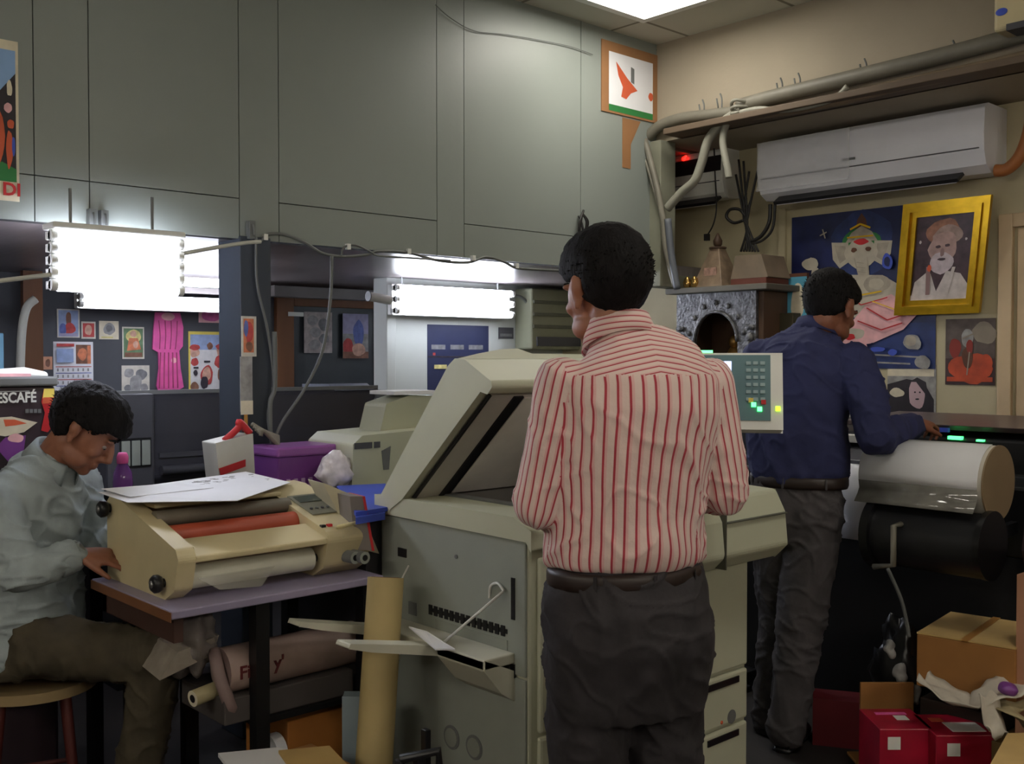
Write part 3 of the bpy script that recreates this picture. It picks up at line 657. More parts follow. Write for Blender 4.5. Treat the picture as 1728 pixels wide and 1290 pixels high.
m = MB(); m.box((xa + .2, y0 - .035, .98), (xb - .02, y0 - .02, 1.0)); m.cyl((xa + .2, y0 - .05, .93), (xb - .03, y0 - .05, .93), .02, n=12); build(m, 'front_rail', dkgrey, r)
m = MB(); q = Pv(566, 655, y0); m.prism([(q.x, y0, 1.24), (q.x, y0 + .06, 1.272), (q.x, y0 + .3, 1.268), (q.x, y0 + .3, 1.25)], (xb - q.x - .03, 0, 0)); build(m, 'glass_cover', mat('smoked_glass', (120, 124, 136), .12, var=0), r)
m = MB(); q = Pv(632, 684, y0 - .03); m.cyl(q, q + V((.04, -.02, 0)), .035, n=18); m.cyl(q + V((-.004, -.03, 0)), q + V((.04, -.05, 0)), .018, m=1, n=14); m.box((xb - .03, y0 - .05, .84), (xb + .01, y1, 1.24), 0); build(m, 'spindle', [mdgrey, black], r)
m = MB()
for x in (xa + .1, xb - .1): m.box((x - .03, y0 + .1, 0), (x + .03, y1 - .1, .86)); 
m.box((xa + .1, y0 + .3, .3), (xb - .1, y0 + .34, .36)); build(m, 'stand', blackm, r)

# ------------------------------------------------------------------ work counter behind the table
cz = .82
r = empty('work_counter', (2.2, 3.22, 0), 'dark grey work counter behind the laminator and copier', 'counter')
m = MB(); m.box((1.22, 3.04, cz - .03), (3.0, 3.40, cz)); build(m, 'worktop', dkgrey, r, bevel=.004)
for x in (1.26, 2.96):
    for y in (3.07, 3.37):
        m = MB(); m.box((x - .02, y - .02, 0), (x + .02, y + .02, cz - .03)); build(m, 'leg', blackm, r)
# purple bottle
q = Pv(207, 800, 3.2); b0 = V((q.x, 3.2, cz))
r = empty('water_bottle', b0, 'purple water bottle with pink cap behind the laminator', 'bottle')
zb1 = Pv(207, 764, 3.2).z
m = MB(); h = zb1 - cz
m.lathe(b0, [(.026, 0), (.031, .01), (.031, h*.55), (.028, h*.60), (.031, h*.65), (.028, h*.78), (.014, h*.88), (.012, h*.92)], n=24); build(m, 'bottle_body', mat('purple_clear_plastic', (120, 70, 150), .12, var=.1, alpha=.85), r)
m = MB(); m.lathe(b0 + V((0, 0, h*.88)), [(.017, 0), (.018, .02), (.015, h*.1), (.012, h*.12)]); build(m, 'cap', pink, r)
# paper carrier bag
q = Pv(392, 770, 3.3); r = empty('paper_bag', (q.x, 3.25, cz), 'white carrier bag with red stripe beside the black pillar', 'bag')
zt = Pv(390, 742, 3.25).z; xl, xr_ = Pv(358, 780, 3.25).x, Pv(424, 780, 3.25).x
m = MB(); m.prism([(xl + .02, 3.2, cz), (xr_ - .005, 3.2, cz), (xr_ - .02, 3.2, zt + .02), (xl - .012, 3.2, zt - .005)], (0, .1, 0)); build(m, 'bag_body', mat('bag_white', (200, 198, 190), .5), r, bevel=.004)
m = MB(); hh = zt - cz; m.prism([(xl + .004, 3.196, cz + hh*.62), (xr_ - .05, 3.196, cz + hh*.70), (xr_ - .05, 3.196, cz + hh*.78), (xl - .002, 3.196, cz + hh*.70)], (0, .003, 0)); build(m, 'red_stripe', red, r)
m = MB(); m.tube([(xl + .03, 3.22, zt), (xl + .08, 3.22, zt + .04), (xr_ - .06, 3.22, zt + .06), (xr_ - .02, 3.22, zt + .02)], .012); m.tube([(xl + .05, 3.24, zt), (xl + .1, 3.24, zt + .045), (xr_ - .03, 3.24, zt + .03)], .01); build(m, 'red_handle', red, r)
# purple crate
a = Pv(470, 780, 3.22); c = Pv(567, 780, 3.22); zt = Pv(530, 752, 3.22).z
r = empty('purple_crate', ((a.x+c.x)/2, 3.3, cz), 'purple plastic storage box on counter right of the pillar', 'storage box')
m = MB(); m.box((a.x, 3.22, cz), (c.x, 3.40, zt - .03)); build(m, 'box_body', purple, r, bevel=.008)
m = MB(); m.box((a.x - .01, 3.21, zt - .035), (c.x + .01, 3.41, zt)); build(m, 'lid', mat('purple_lid', (148, 86, 160), .3), r, bevel=.008)
m = MB()
for k in range(4):
    x = a.x + .03 + k*.03; m.box((x, 3.215, cz + .06 + .03*(k % 2)), (x + .014, 3.222, cz + .15)); 
build(m, 'front_slots', mat('purple_pale', (190, 160, 196), .4), r)
# clear crumpled bag
def crumple(mb, c, rad, amp, seed, m=0, nu=28, nv=18):
    s0 = len(mb.v); mb.ell(c, rad, None, m, nu, nv)
    for i in range(s0, len(mb.v)):
        p = mb.v[i]; d = (p - V(c)); n = noise.noise(p*22 + V((seed, 0, 0))) + .5*noise.noise(p*48 + V((0, seed, 0)))
        mb.v[i] = p + d * n * amp
m = MB(); q = Pv(566, 795, 3.12); crumple(m, q, (.065, .05, .06), .5, 3)
for i, p in enumerate(m.v):
    if p.z < cz + .002: m.v[i].z = cz + .002
build(m, 'plastic_bag', mat('frosted_bag', (214, 206, 208), .25, var=.2, vscale=30), label='crumpled translucent plastic bag in front of the purple box', cat='bag')
# blue folder
m = MB(); a = Pz(570, 828, .93); 
fz = .94
m.prism([Pz(568, 826, fz), Pz(650, 822, fz), Pz(672, 860, fz), Pz(600, 872, fz)], (0, 0, .012)); m.prism([Pz(600, 872, fz), Pz(650, 864, fz), Pz(650, 866, fz) , Pz(600, 874, fz)], (0, 0, -.02))
bf = build(m, 'blue_folder', blue, label='blue plastic folder lying behind the copier left corner', cat='folder', bevel=.003)
m = MB(); q = (Pz(568, 826, fz) + Pz(672, 860, fz))/2; m.box((1.80, 2.62, 0), (2.08, 3.02, fz)); build(m, 'low_cabinet', dkgrey, label='dark low cabinet behind the copier underneath the blue folder', cat='cabinet', bevel=.004)
# small cream desktop printer with paper support
r = empty('desktop_printer', (2.25, 3.2, cz), 'small cream desktop printer behind the lifted copier lid', 'printer')
a = Pv(592, 790, 3.1); c = Pv(735, 790, 3.1); zt = Pv(620, 735, 3.1).z
m = MB(); m.prism([(a.x, 3.1, cz), (c.x, 3.1, cz), (c.x, 3.1, zt + .01), (a.x + .05, 3.1, zt), (a.x + .01, 3.1, zt - .03)], (0, .3, 0)); build(m, 'body', cream, r, bevel=.01, seg=3)
m = MB(); q = Pv(598, 753, 3.098); m.box((q.x, 3.095, q.z - .012), (q.x + .075, 3.099, q.z + .010)); m.box((q.x + .085, 3.095, q.z - .012), (q.x + .11, 3.099, q.z + .010)); build(m, 'control_buttons', dkgrey, r)
m = MB(); q0, q1, q2, q3 = Pv(640, 735, 3.2), Pv(652, 682, 3.2), Pv(690, 668, 3.2), Pv(740, 668, 3.2); q4 = Pv(740, 735, 3.2)
m.prism([q0, q4, q3, q2, q1], (0, .14, 0)); build(m, 'paper_support', cream, r, bevel=.012, seg=3)
m = MB(); m.box(Pv(665, 667, 3.18), Pv(735, 659, 3.18) + V((0, .16, 0))); build(m, 'paper_stack', paper, r)
m = MB(); q = Pv(652, 770, 3.097); m.prism([q + V((-.02, 0, .02)), q + V((.02, 0, .035)), q + V((.012, 0, -.05)), q + V((-.012, 0, -.05))], (0, .003, 0)); build(m, 'side_latch', mdgrey, r)

# ------------------------------------------------------------------ laminator table
tz = .765
T0 = Pz(287, 1044, tz - .0); TX1 = 1.76
T0 = V((1.115, 2.472, tz))
r = empty('laminator_table', (1.44, 2.72, 0), 'table with pale lilac top carrying the cream laminator', 'table')
m = MB(); m.box((T0.x, T0.y, tz - .022), (TX1, 3.0, tz)); build(m, 'table_top', mat('lilac_laminate', (150, 142, 168), .35), r, bevel=.004)
m = MB(); m.box((T0.x - .002, T0.y - .0, tz - .028), (T0.x + .0, 3.0, tz - .003)); build(m, 'edge_strip', wood, r)
m = MB(); m.box((T0.x + .02, T0.y + .03, tz - .09), (T0.x + .045, 2.97, tz - .028)); m.box((T0.x + .02, 2.94, tz - .09), (TX1 - .02, 2.97, tz - .028)); build(m, 'apron', mat('dark_wood', (66, 42, 34), .6), r)
for x, y in ((1.385, T0.y + .05), (TX1 - .03, T0.y + .05), (1.385, 2.95), (TX1 - .03, 2.95)):
    m = MB(); m.box((x - .02, y - .02, 0), (x + .02, y + .02, tz - .028)); build(m, 'leg', blackm, r)
m = MB(); m.box((1.37, T0.y + .05, .10), (TX1 - .03, 2.96, .12)); build(m, 'lower_shelf', blackm, r); m = MB(); m.box((1.37, T0.y + .05, .40), (TX1 - .03, 2.96, .415)); build(m, 'middle_shelf', blackm, r)
# laminator
LX0, LX1 = 1.158, 1.735; lv0, lv1 = 2.56, 2.99
r = empty('roll_laminator', ((LX0+LX1)/2, 2.78, tz), 'cream roll laminator with red-brown roller on the lilac table', 'laminator')
def side_prof(x): return [(x, lv0 + .045, tz), (x, lv0 - .01, tz + .03), (x, lv0 - .035, tz + .115), (x, lv0 - .02, tz + .14), (x, lv1 - .10, tz + .232), (x, lv1 - .02, tz + .236), (x, lv1, tz + .22), (x, lv1, tz)]
m = MB(); m.prism(side_prof(LX0), (.05, 0, 0)); sp_ = build(m, 'side_plate', lamcream, r, bevel=.010, seg=3)
m = MB(); m.prism([(LX1 - .13, y, z) for _, y, z in side_prof(0)], (.15, 0, 0)); build(m, 'gear_housing', lamcream, r, bevel=.014, seg=3)
for (x, y) in ((168, 860), (258, 987)):
    q = Pu(x, y, LX0 - .03); m = MB(); m.cyl(q + V((.032, 0, 0)), q + V((.012, 0, 0)), .012, n=16); m.lathe(q + V((.02, 0, 0)), [(.021, 0), (.024, .006), (.024, .018), (.018, .024)], axis=(-1, 0, 0), n=10); m.ell(q + V((-.004, 0, 0)), (.006, .01, .01), None, 1)
    build(m, 'clamp_knob', [black, steel], r)
m = MB(); m.cyl((LX0 + .04, lv0 + .15, tz + .145), (LX1 - .12, lv0 + .15, tz + .145), .031, n=28); build(m, 'heated_roller', mat('red_rubber_roller', (176, 78, 54), .45), r)
m = MB(); m.cyl((LX0 + .04, lv0 + .20, tz + .19), (LX1 - .12, lv0 + .20, tz + .19), .022, n=24); build(m, 'upper_roller', mat('grey_roller', (110, 104, 92), .5), r)
m = MB(); m.prism([(LX0 + .05, lv0 - .03, tz + .10), (LX0 + .05, lv0 - .03, tz + .118), (LX0 + .05, lv0 + .09, tz + .148), (LX0 + .05, lv0 + .10, tz + .13)], (LX1 - LX0 - .18, 0, 0)); build(m, 'feed_shelf', lamcream, r, bevel=.005)
m = MB(); m.cyl((LX0 + .055, lv0 + .03, tz + .055), (LX1 - .15, lv0 + .03, tz + .055), .033, n=28); m.cyl((LX0 + .05, lv0 + .03, tz + .055), (LX1 - .13, lv0 + .03, tz + .055), .012, m=1, n=12); fr = build(m, 'film_roll', [mat('film_white', (206, 204, 186), .3), black], r)
m = MB(); m.add([V((LX0 + .06, lv0 + .0, tz + .06)), V((LX0 + .3, lv0, tz + .06)), V((LX0 + .24, lv0 - .03, tz + .012)), V((LX0 + .12, lv0 - .025, tz + .02))], [(0, 1, 2, 3)]); build(m, 'film_flap', mat('film_clear', (200, 196, 180), .12, alpha=.22), fr, solid=.0015)
m = MB(); m.box((LX0 + .05, lv1 - .12, tz + .205), (LX1 - .13, lv1 - .01, tz + .228)); m.box((LX0 + .05, lv1 - .03, tz + .0), (LX1 - .13, lv1 - .01, tz + .22)); m.box((LX0 + .05, lv0 + .22, tz + .215), (LX1 - .13, lv1 - .1, tz + .228)); build(m, 'top_cover', lamcream, r, bevel=.004)
# control panel on sloping face of housing
A = V((0, lv0 - .02, tz + .14)); B = V((0, lv1 - .10, tz + .232)); n_ = (B - A).cross(V((1, 0, 0))).normalized() * -1
if n_.z < 0: n_ = -n_
ax = lambda x, t, h: V((x, 0, 0)) + A*(1 - t) + B*t + n_*h
m = MB(); m.prism([ax(LX1 - .105, .30, .001), ax(LX1 - .0, .30, .001), ax(LX1 - .0, .72, .001), ax(LX1 - .105, .72, .001)], n_*.004); cp = build(m, 'control_panel', mat('grey_label', (118, 116, 100), .4), r)
m = MB(); m.prism([ax(LX1 - .095, .55, .006), ax(LX1 - .01, .55, .006), ax(LX1 - .01, .68, .006), ax(LX1 - .095, .68, .006)], n_*.001); build(m, 'display', mat('dim_display', (84, 90, 80), .2), cp)
for k in range(5):
    m = MB(); q = ax(LX1 - .09 + k*.019, .40, .006); m.cyl(q, q + n_*.004, .005, n=12); build(m, 'button', mdgrey if k % 2 else dkgrey, cp)
for k in range(2):
    m = MB(); q = ax(LX1 - .122 + k*.022, .07, .0); m.cbox(q, (.014, .012, .012)); build(m, 'rocker_switch', red if k else black, r)
m = MB(); m.loft([V((LX1 - .09, lv0 - .02, tz + .145)), V((LX1 - .0, lv0 - .015, tz + .15)), V((LX1 + .02, lv0 + .05, tz + .16))], [.006]*3, [.006]*3, V((0, 0, 1))); build(m, 'worn_edge', mat('worn_cream', (214, 200, 150), .7, bump=.3), r)
# printed sheets lying on the laminator
zz = tz + .24
c4 = [Pz(166, 832, zz + .012), Pz(415, 797, zz + .012), Pz(490, 815, zz), Pz(400, 846, zz), Pz(215, 849, zz)]
m = MB(); m.prism(c4, (0, 0, .0015)); 
for k in range(60):
    a_, b_ = random.uniform(.55, .97), random.uniform(.15, .85)
    q = (c4[0]*(1-a_) + c4[1]*a_)*(1-b_) + (c4[4]*(1-a_) + c4[2]*a_)*b_
    if (q - c4[0]).length > 0: m.cbox(q + V((0, 0, .0022)), (.016, .008, .0006), 1)
build(m, 'printed_sheet', [paper, greyp], label='large white printed sheet lying across the top of the laminator', cat='paper')
m = MB(); c5 = [Pz(170, 828, zz + .016), Pz(300, 818, zz + .016), Pz(360, 826, zz + .004), Pz(220, 842, zz + .004)]; m.prism([p + V((0, 0, .004)) for p in c5], (0, 0, .001)); build(m, 'plain_sheet', paper, label='smaller blank white sheet on top of the printed sheet', cat='paper')
# two grey tubes and a leaning book stack at right end of table
for k in range(2):
    q = Pd(600 + k*16, 942, 2.98); m = MB(); m.cyl(q, q + V((-.02, .3, 0)), .018, n=20, capm=1); m.cyl(q + V((0, -.001, 0)), q + V((0, .01, 0)), .009, m=2, n=14)
    build(m, 'paper_core', [mdgrey, ltgrey, black], label=('grey paper core on table, left one of two beside the copier', 'grey paper core on table, right one of two touching the copier')[k], cat='paper core', group='paper cores on the table')
m = MB(); m.prism([Pd(545, 815, 3.1), Pd(600, 838, 3.1), Pd(640, 935, 3.1), Pd(600, 925, 3.1)], (.02, .12, 0)); build(m, 'leaning_binder', mat('binder_beige', (186, 178, 152), .6), label='beige binder leaning behind the laminator right end', cat='binder', bevel=.004)
m = MB(); m.prism([Pd(590, 838, 3.03), Pd(612, 838, 3.03), Pd(628, 930, 3.03), Pd(600, 928, 3.03)], (.015, .1, 0)); m.prism([Pd(612, 838, 3.028), Pd(616, 838, 3.028), Pd(632, 930, 3.028), Pd(628, 930, 3.028)], (.015, .1, 0), 1); build(m, 'grey_folder', [mat('taupe', (120, 112, 106), .6), red], label='taupe folder with red spine leaning at the copier side', cat='folder')

# ------------------------------------------------------------------ things under the table
def roll(name, a, b, rr, mats, label, hole=.5, cat='paper roll', group=None):
    m = MB(); m.cyl(a, b, rr, n=24, capm=1); d = (V(b) - V(a)).normalized(); m.cyl(V(a) - d*.001, V(a) + d*.004, rr*hole, m=2, n=16)
    return build(m, name, mats, label=label, cat=cat, group=group)
wrapm = mat('wrapped_pinkish_paper', (158, 136, 128), .5, var=.2, vscale=10)
y_ = 2.60
a = Pv(372, 1105, y_); c = Pv(640, 1060, y_)
m = MB(); m.cyl((a.x, y_, .548), (1.74, y_, .548), .062, n=24, capm=1); m.tube([(a.x - .005, y_ + .02, .6), (a.x - .02, y_ - .03, .55), (a.x, y_ - .05, .47), (a.x + .02, y_ - .03, .44)], .018, 1)
text_mb(m, 'Fin', V((Pv(404, 1100, y_ - .063).x, y_ - .0625, .533)), (1, 0, 0), (0, 0, 1), .05, 2, .001, bold=.001); text_mb(m, "y'", V((Pv(463, 1100, y_ - .063).x, y_ - .0625, .54)), (1, 0, 0), (0, 0, 1), .05, 2, .001, bold=.001)
build(m, 'wrapped_roll', [wrapm, mat('wrap_end', (128, 108, 104), .6), mat('maroon_ink', (92, 28, 30), .6)], label='wrapped paper roll with maroon lettering under the table', cat='paper roll')
m = MB(); m.box((a.x - .02, 2.54, .415), (1.7, 2.8, .486)); build(m, 'flat_carton', mat('grey_carton', (70, 64, 62), .7), label='flat dark carton on the middle shelf below the wrapped roll', cat='carton', bevel=.004)
m = MB(); crumple(m, Pv(320, 1080, 2.72), (.06, .10, .09), .35, 9); build(m, 'plastic_parcel', mat('parcel_film', (132, 124, 120), .3, var=.35, vscale=14), label='grey plastic parcel hanging under the table corner', cat='parcel')
m = MB(); q = Pv(300, 1130, 2.64); m.prism([q + V((-.05, 0, -.02)), q + V((.10, 0, .02)), q + V((.12, 0, .07)), q + V((.0, 0, .045))], (.03, .25, 0)); build(m, 'paper_bundle', mat('bundle_white', (150, 140, 128), .7, var=.2, vscale=20), label='folded paper bundle beside the seated man knee', cat='paper')
roll('yellowish_roll', Pv(325, 1180, 2.6), Pv(325, 1180, 2.6) + V((.32, .05, .03)), .022, [mat('yellowed_paper', (170, 158, 122), .7), ivory, black], 'thin yellowish roll poking out under the table')
roll('grey_roll', Pv(400, 1195, 2.62), Pv(400, 1195, 2.62) + V((.4, .05, .02)), .035, [mat('dim_grey_wrap', (104, 98, 96), .6), greyp, black], 'dark grey wrapped roll under the wrapped lettered roll', .7)
# brown carton with roll end
z0 = .12
a = Pv(484, 1245, T0.y + .09); c = Pv(600, 1200, T0.y + .09)
m = MB(); m.box((a.x, T0.y + .085, .19), (1.76, 2.80, .375)); build(m, 'brown_carton', mat('orange_cardboard', (176, 112, 48), .8, var=.12, vscale=6), label='orange-brown carton on the lower shelf under the table', cat='carton', bevel=.004)
m = MB(); m.box((1.42, T0.y + .1, .12), (1.74, 2.80, .19)); build(m, 'stack_of_board', dkgrey, label='dark board stack underneath the orange-brown carton', cat='board')
roll('white_roll', (a.x - .035, T0.y + .13, .28), (a.x - .003, T0.y + .13, .28), .055, [paper, paper, ltgrey], 'white roll end standing beside the orange-brown carton', .3)
m = MB(); zf = .09
m.prism([Pz(368, 1278, .37), Pz(470, 1268, .37), Pz(560, 1290, .37), Pz(400, 1320, .37)], (0, 0, .01)); m.prism([Pz(470, 1272, .38), Pz(556, 1264, .38), Pz(590, 1300, .38), Pz(500, 1315, .38)], (0, 0, .008), 1)
build(m, 'loose_papers', [paper, cardl], label='loose white and yellow papers at bottom edge before the table', cat='papers')
m = MB(); q = Pz(460, 1290, .37); m.box((q.x - .12, q.y - .15, 0), (q.x + .15, q.y + .06, .37)); build(m, 'low_box', cardb, label='low carton under the loose papers at bottom edge', cat='carton', bevel=.004)
m = MB(); q = Pd(577, 1176, 2.86); q2 = Pd(635, 1176, 2.86); m.prism([V((q.x, q.y, 0)), V((q2.x, q2.y, 0)), V((q2.x, q2.y, q.z)), V((q.x, q.y, q.z))], (.03, .035, 0)); build(m, 'grey_blue_case', mat('pale_blue_grey', (136, 150, 158), .5), label='pale blue-grey flat case standing behind the cardboard tube', cat='case', bevel=.005)

# ------------------------------------------------------------------ cardboard tube
tb = V(Pd(631, 1290, 2.76)); tt = Pd(651, 975, 2.86)
d = (tb - tt); foot = tt + d * (tt.z / -d.z) if d.z < 0 else tb
m = MB(); m.cyl(foot, tt, .050, n=36, capm=0); m.cyl(tt - (tt - foot).normalized()*.002, tt + (tt - foot).normalized()*.001, .040, m=1, n=30)
TUBE = build(m, 'cardboard_tube', [tubecard, brown], label='tall kraft cardboard tube standing in front of copier side', cat='tube')

# ------------------------------------------------------------------ photocopier
U0, U1, V0, V1 = 1.83, 2.79, 1.93, 2.59
r = empty('photocopier', ((U0+U1)/2, (V0+V1)/2, 0), 'large cream photocopier with lid raised in front of the striped man', 'photocopier')
m = MB(); m.box((U0 + .004, V0 + .004, .06), (U1, V1, .93)); m.box((U0 + .05, V0 + .05, 0), (U1 - .05, V1 - .05, .06), 1); build(m, 'body', [cream, black], r, bevel=.008)
m = MB(); m.box((U0 - .004, V0 + .01, .57), (U0 + .004, V1 - .015, .925)); m.box((U0 - .004, V0 + .01, .07), (U0 + .004, V1 - .015, .563)); sp_ = build(m, 'side_panel', ltgrey, r, bevel=.003)
# deck with a sloping front lip and glass
m = MB(); m.prism([(U0 - .012, V0 - .02, .90), (U0 - .012, V0 - .02, .955), (U0 - .012, V0 + .05, .985), (U0 - .012, V1 + .01, .985), (U0 - .012, V1 + .01, .93), (U0 - .012, V0, .925)], (U1 - U0 + .02, 0, 0)); build(m, 'deck', cream, r, bevel=.01, seg=3)
m = MB(); m.box((U0 + .16, V0 + .10, .984), (U1 - .12, V1 - .10, .989)); build(m, 'glass', mat('dark_platen_glass', (40, 38, 36), .08, var=0), r)
m = MB(); m.box((U0 + .12, V0 + .07, .984), (U0 + .155, V1 - .06, .990)); m.box((U0 + .12, V0 + .07, .984), (U1 - .1, V0 + .095, .990)); build(m, 'glass_bezel', mdgrey, r)
# panel details
def onp(x, y, o=.005): return Pu(x, y, U0 - o)
m = MB(); q0, q1 = onp(724, 1030), onp(856, 1090); zt_a, zt_b = onp(724, 1028).z, onp(856, 1062).z
nS = 14
for k in range(nS):
    f0, f1 = k/nS, (k + .62)/nS
    ya, yb = q0.y + (q1.y - q0.y)*f0, q0.y + (q1.y - q0.y)*f1
    m.box((U0 - .007, yb, .664), (U0 - .003, ya, .692))
m.box((U0 - .0055, q1.y, .672), (U0 - .003, q0.y, .684)); build(m, 'vent_slots', black, r)
m = MB(); m.box((U0 - .006, q1.y, .60), (U0 - .0035, q0.y - .03, .655)); build(m, 'vent_recess', mat('panel_shade', (140, 144, 134), .6), r)
for (x0, y0, x1, y1, mm_) in ((863, 975, 869, 1047, black), (862, 1120, 869, 1145, black), (672, 924, 686, 942, black), (690, 1015, 703, 1040, mdgrey), (698, 1062, 712, 1070, black)):
    a, c = onp(x0, y0), onp(x1, y1); m = MB(); m.box((U0 - .007, c.y, min(a.z, c.z)), (U0 - .003, a.y, max(a.z, c.z))); build(m, 'slot', mm_, r)
for (x, y) in ((762, 1245), (800, 1262), (770, 940), (640, 925)):
    q = onp(x, y); 
    if y > 1200:
        m = MB(); m.cyl(q + V((.004, 0, 0)), q - V((.001, 0, 0)), .034, n=28); m.cyl(q, q - V((.003, 0, 0)), .026, n=28, m=1); build(m, 'round_vent', [mdgrey, mat('panel_shade', (140, 144, 134), .6)], r)
    elif y == 940:
        m = MB(); m.cyl(q + V((.002, 0, 0)), q - V((.002, 0, 0)), .006); build(m, 'screw', mdgrey, r)
# front doors
m = MB(); m.box((U0 + .03, V0 - .012, .42), (U1 - .01, V0 + .006, .88)); build(m, 'front_door', cream, r, bevel=.008)
for k, (a_, b_) in enumerate(((.09, .24), (.25, .41))):
    m = MB(); m.box((U0 + .03, V0 - .012, a_), (U1 - .01, V0 + .006, b_)); dr = build(m, 'paper_drawer', cream, r, bevel=.008)
    m = MB(); m.box((U1 - .22, V0 - .016, b_ - .035), (U1 - .06, V0 - .008, b_ - .015)); build(m, 'handle', black, dr)
q = Pv(1235, 1210, V0 - .013); m = MB(); m.cyl(q + V((0, .006, 0)), q, .022, n=20); m.ell(Pv(1218, 1220, V0 - .013), (.006, .003, .006), None, 1); build(m, 'dial', [mdgrey, orange], r)
# bulging front block (right)
m = MB(); prf = [(2.30, 1.935, .80), (2.30, 1.80, .785), (2.30, 1.755, .83), (2.30, 1.765, .93), (2.30, 1.80, .995), (2.30, 1.935, 1.0)]
m.prism(prf, (.45, 0, 0)); build(m, 'front_block', cream, r, bevel=.012, seg=3)
m = MB(); m.box((2.43, 1.752, .795), (2.435, 1.80, .985)); m.box((2.44, 1.7535, .925), (2.745, 1.765, .929)); build(m, 'front_block_seam', creamd, r)
# raised lid in hinge frame
hin = V((U0 - .015, V1 - .03, .99)); ang = math.radians(50.5)
yd = V((0, -math.cos(ang), math.sin(ang))); zd = V((0, math.sin(ang), math.cos(ang)))   # along lid, outward (top side)
W = .92
def LP(x, y, z): return hin + V((x, 0, 0)) + yd*y + zd*z
prof = [(-.01, -.01), (.0, .0), (.50, .0), (.535, -.01), (.560, -.045), (.585, -.165), (.575, -.178), (.548, -.176), (.535, -.150), (.06, -.085), (-.01, -.06)]
def UZ(y): return -.089 - (y - .06)*.137
m = MB(); m.prism([LP(0, y, z) for y, z in prof], (W, 0, 0))
lid = build(m, 'lid', cream, r, bevel=.012, seg=3)
m = MB(); m.prism([LP(x, .20, z - .01) for x, z in ((.01, 0), (.10, .022), (.20, .042), (.27, .046), (.31, .022), (W - .02, .018), (W - .02, 0))], yd*.335); build(m, 'feeder_hump', cream, lid, bevel=.02, seg=4)
m = MB(); m.prism([LP(.035, .065, UZ(.065)), LP(W - .03, .065, UZ(.065)), LP(W - .03, .53, UZ(.53)), LP(.035, .53, UZ(.53))], zd*-.008); build(m, 'lid_underside', mat('underside_grey', (196, 192, 184), .5), lid)
m = MB(); m.prism([LP(.16, .09, UZ(.09) - .008), LP(W - .05, .09, UZ(.09) - .008), LP(W - .05, .52, UZ(.52) - .008), LP(.16, .52, UZ(.52) - .008)], zd*-.006); build(m, 'white_pad', mat('pad_white', (238, 235, 228), .6), lid)
m = MB(); m.prism([LP(.120, .07, UZ(.07) - .008), LP(.155, .07, UZ(.07) - .008), LP(.155, .525, UZ(.525) - .008), LP(.120, .525, UZ(.525) - .008)], zd*-.006); build(m, 'black_strip', black, lid)
m = MB(); m.prism([LP(.028, .065, UZ(.065)), LP(.036, .065, UZ(.065)), LP(.036, .53, UZ(.53)), LP(.028, .53, UZ(.53))], zd*-.009); build(m, 'edge_gap', black, lid)
m = MB(); 
for x in (.06, .75): m.cyl(LP(x, .02, -.075), LP(x + .07, .02, -.075), .022, n=16); m.box(LP(x, .02, -.075) - V((0, .02, .05)), LP(x + .07, .02, -.075) + V((0, .02, .0)))
build(m, 'hinge', dkgrey, lid)
# white page and dark book held against the pad
# open prong tray at the side
zt = .655
r2 = []
def arm(y0, u0, zA, zB, uroot):
    return [(u0, y0, zA), (u0 + .006, y0, zA + .012), (uroot, y0, zB + .028), (uroot, y0, zB), (u0 + .07, y0, zA - .022)]
m = MB(); q = Pv(577, 1092, 2.20); m.prism(arm(2.17, q.x, q.z, .600, U0 - .11), (0, .06, 0)); m.prism([(U0 - .11, 2.17, .628), (U0 - .11, 2.17, .600), (U0 - .05, 2.17, .53), (U0 - .004, 2.17, .50), (U0 - .004, 2.17, .58)], (0, -.19, 0)); m.box((U0 - .11, 1.98, .60), (U0 - .003, 2.50, .628))
q = Pv(498, 1056, 2.46); m.prism(arm(2.44, q.x, q.z, .600, U0 - .11), (0, .06, 0))
m.prism([(U0 - .11, 2.5, .628), (U0 - .11, 2.5, .600), (U0 - .05, 2.5, .53), (U0 - .004, 2.5, .50), (U0 - .004, 2.5, .628)], (0, -.02, 0))
tray = build(m, 'output_tray', mat('tray_cream', (204, 202, 184), .5), r, bevel=.004)
m = MB(); m.tube([V((U0 - .12, 2.15, .632)), onp(850, 998, .02)], .004, sub=1); m.tube([onp(850, 998, .02), onp(840, 985, .015), onp(828, 990, .01), onp(826, 1010, .006)], .004); build(m, 'support_wire', white, tray)
m = MB(); m.prism([Pz(690, 1060, .662), Pz(720, 1068, .662), Pz(768, 1098, .635), Pz(735, 1098, .635)], (0, 0, .004)); build(m, 'white_page', paper, label='white page lying on the copier output tray', cat='paper')
m = MB(); m.tube([onp(690, 955, .03), onp(682, 970, .04), onp(677, 982, .05)], .003); build(m, 'string', wire_w, label='short white string hanging from copier side above the tube', cat='string')
# operation panel on an arm
C = Pd(1238, 656, 2.72)
fw = (EYE - C); fw.z = 0; fw.normalize(); fw = (fw*.93 + V((0, 0, .36))).normalized()
rx = V((0, 0, 1)).cross(fw).normalized(); up = fw.cross(rx)
def CPt(x, y, z): return C + rx*x + up*y + fw*z
def qbox(mb, x0, y0, x1, y1, z0, z1, mi=0): mb.prism([CPt(x0, y0, z0), CPt(x1, y0, z0), CPt(x1, y1, z0), CPt(x0, y1, z0)], fw*(z1 - z0), mi)
m = MB(); qbox(m, -.20, -.112, .125, .100, -.03, 0); cpn = build(m, 'operation_panel', white, r, bevel=.010, seg=3)
m = MB(); qbox(m, -.19, -.088, .094, .093, 0, .003); build(m, 'panel_face', teal, cpn)
m = MB(); qbox(m, -.17, -.060, -.006, .075, .003, .0045); build(m, 'touch_screen', scr, cpn)
bt = mat('button_pale', (150, 172, 176), .5)
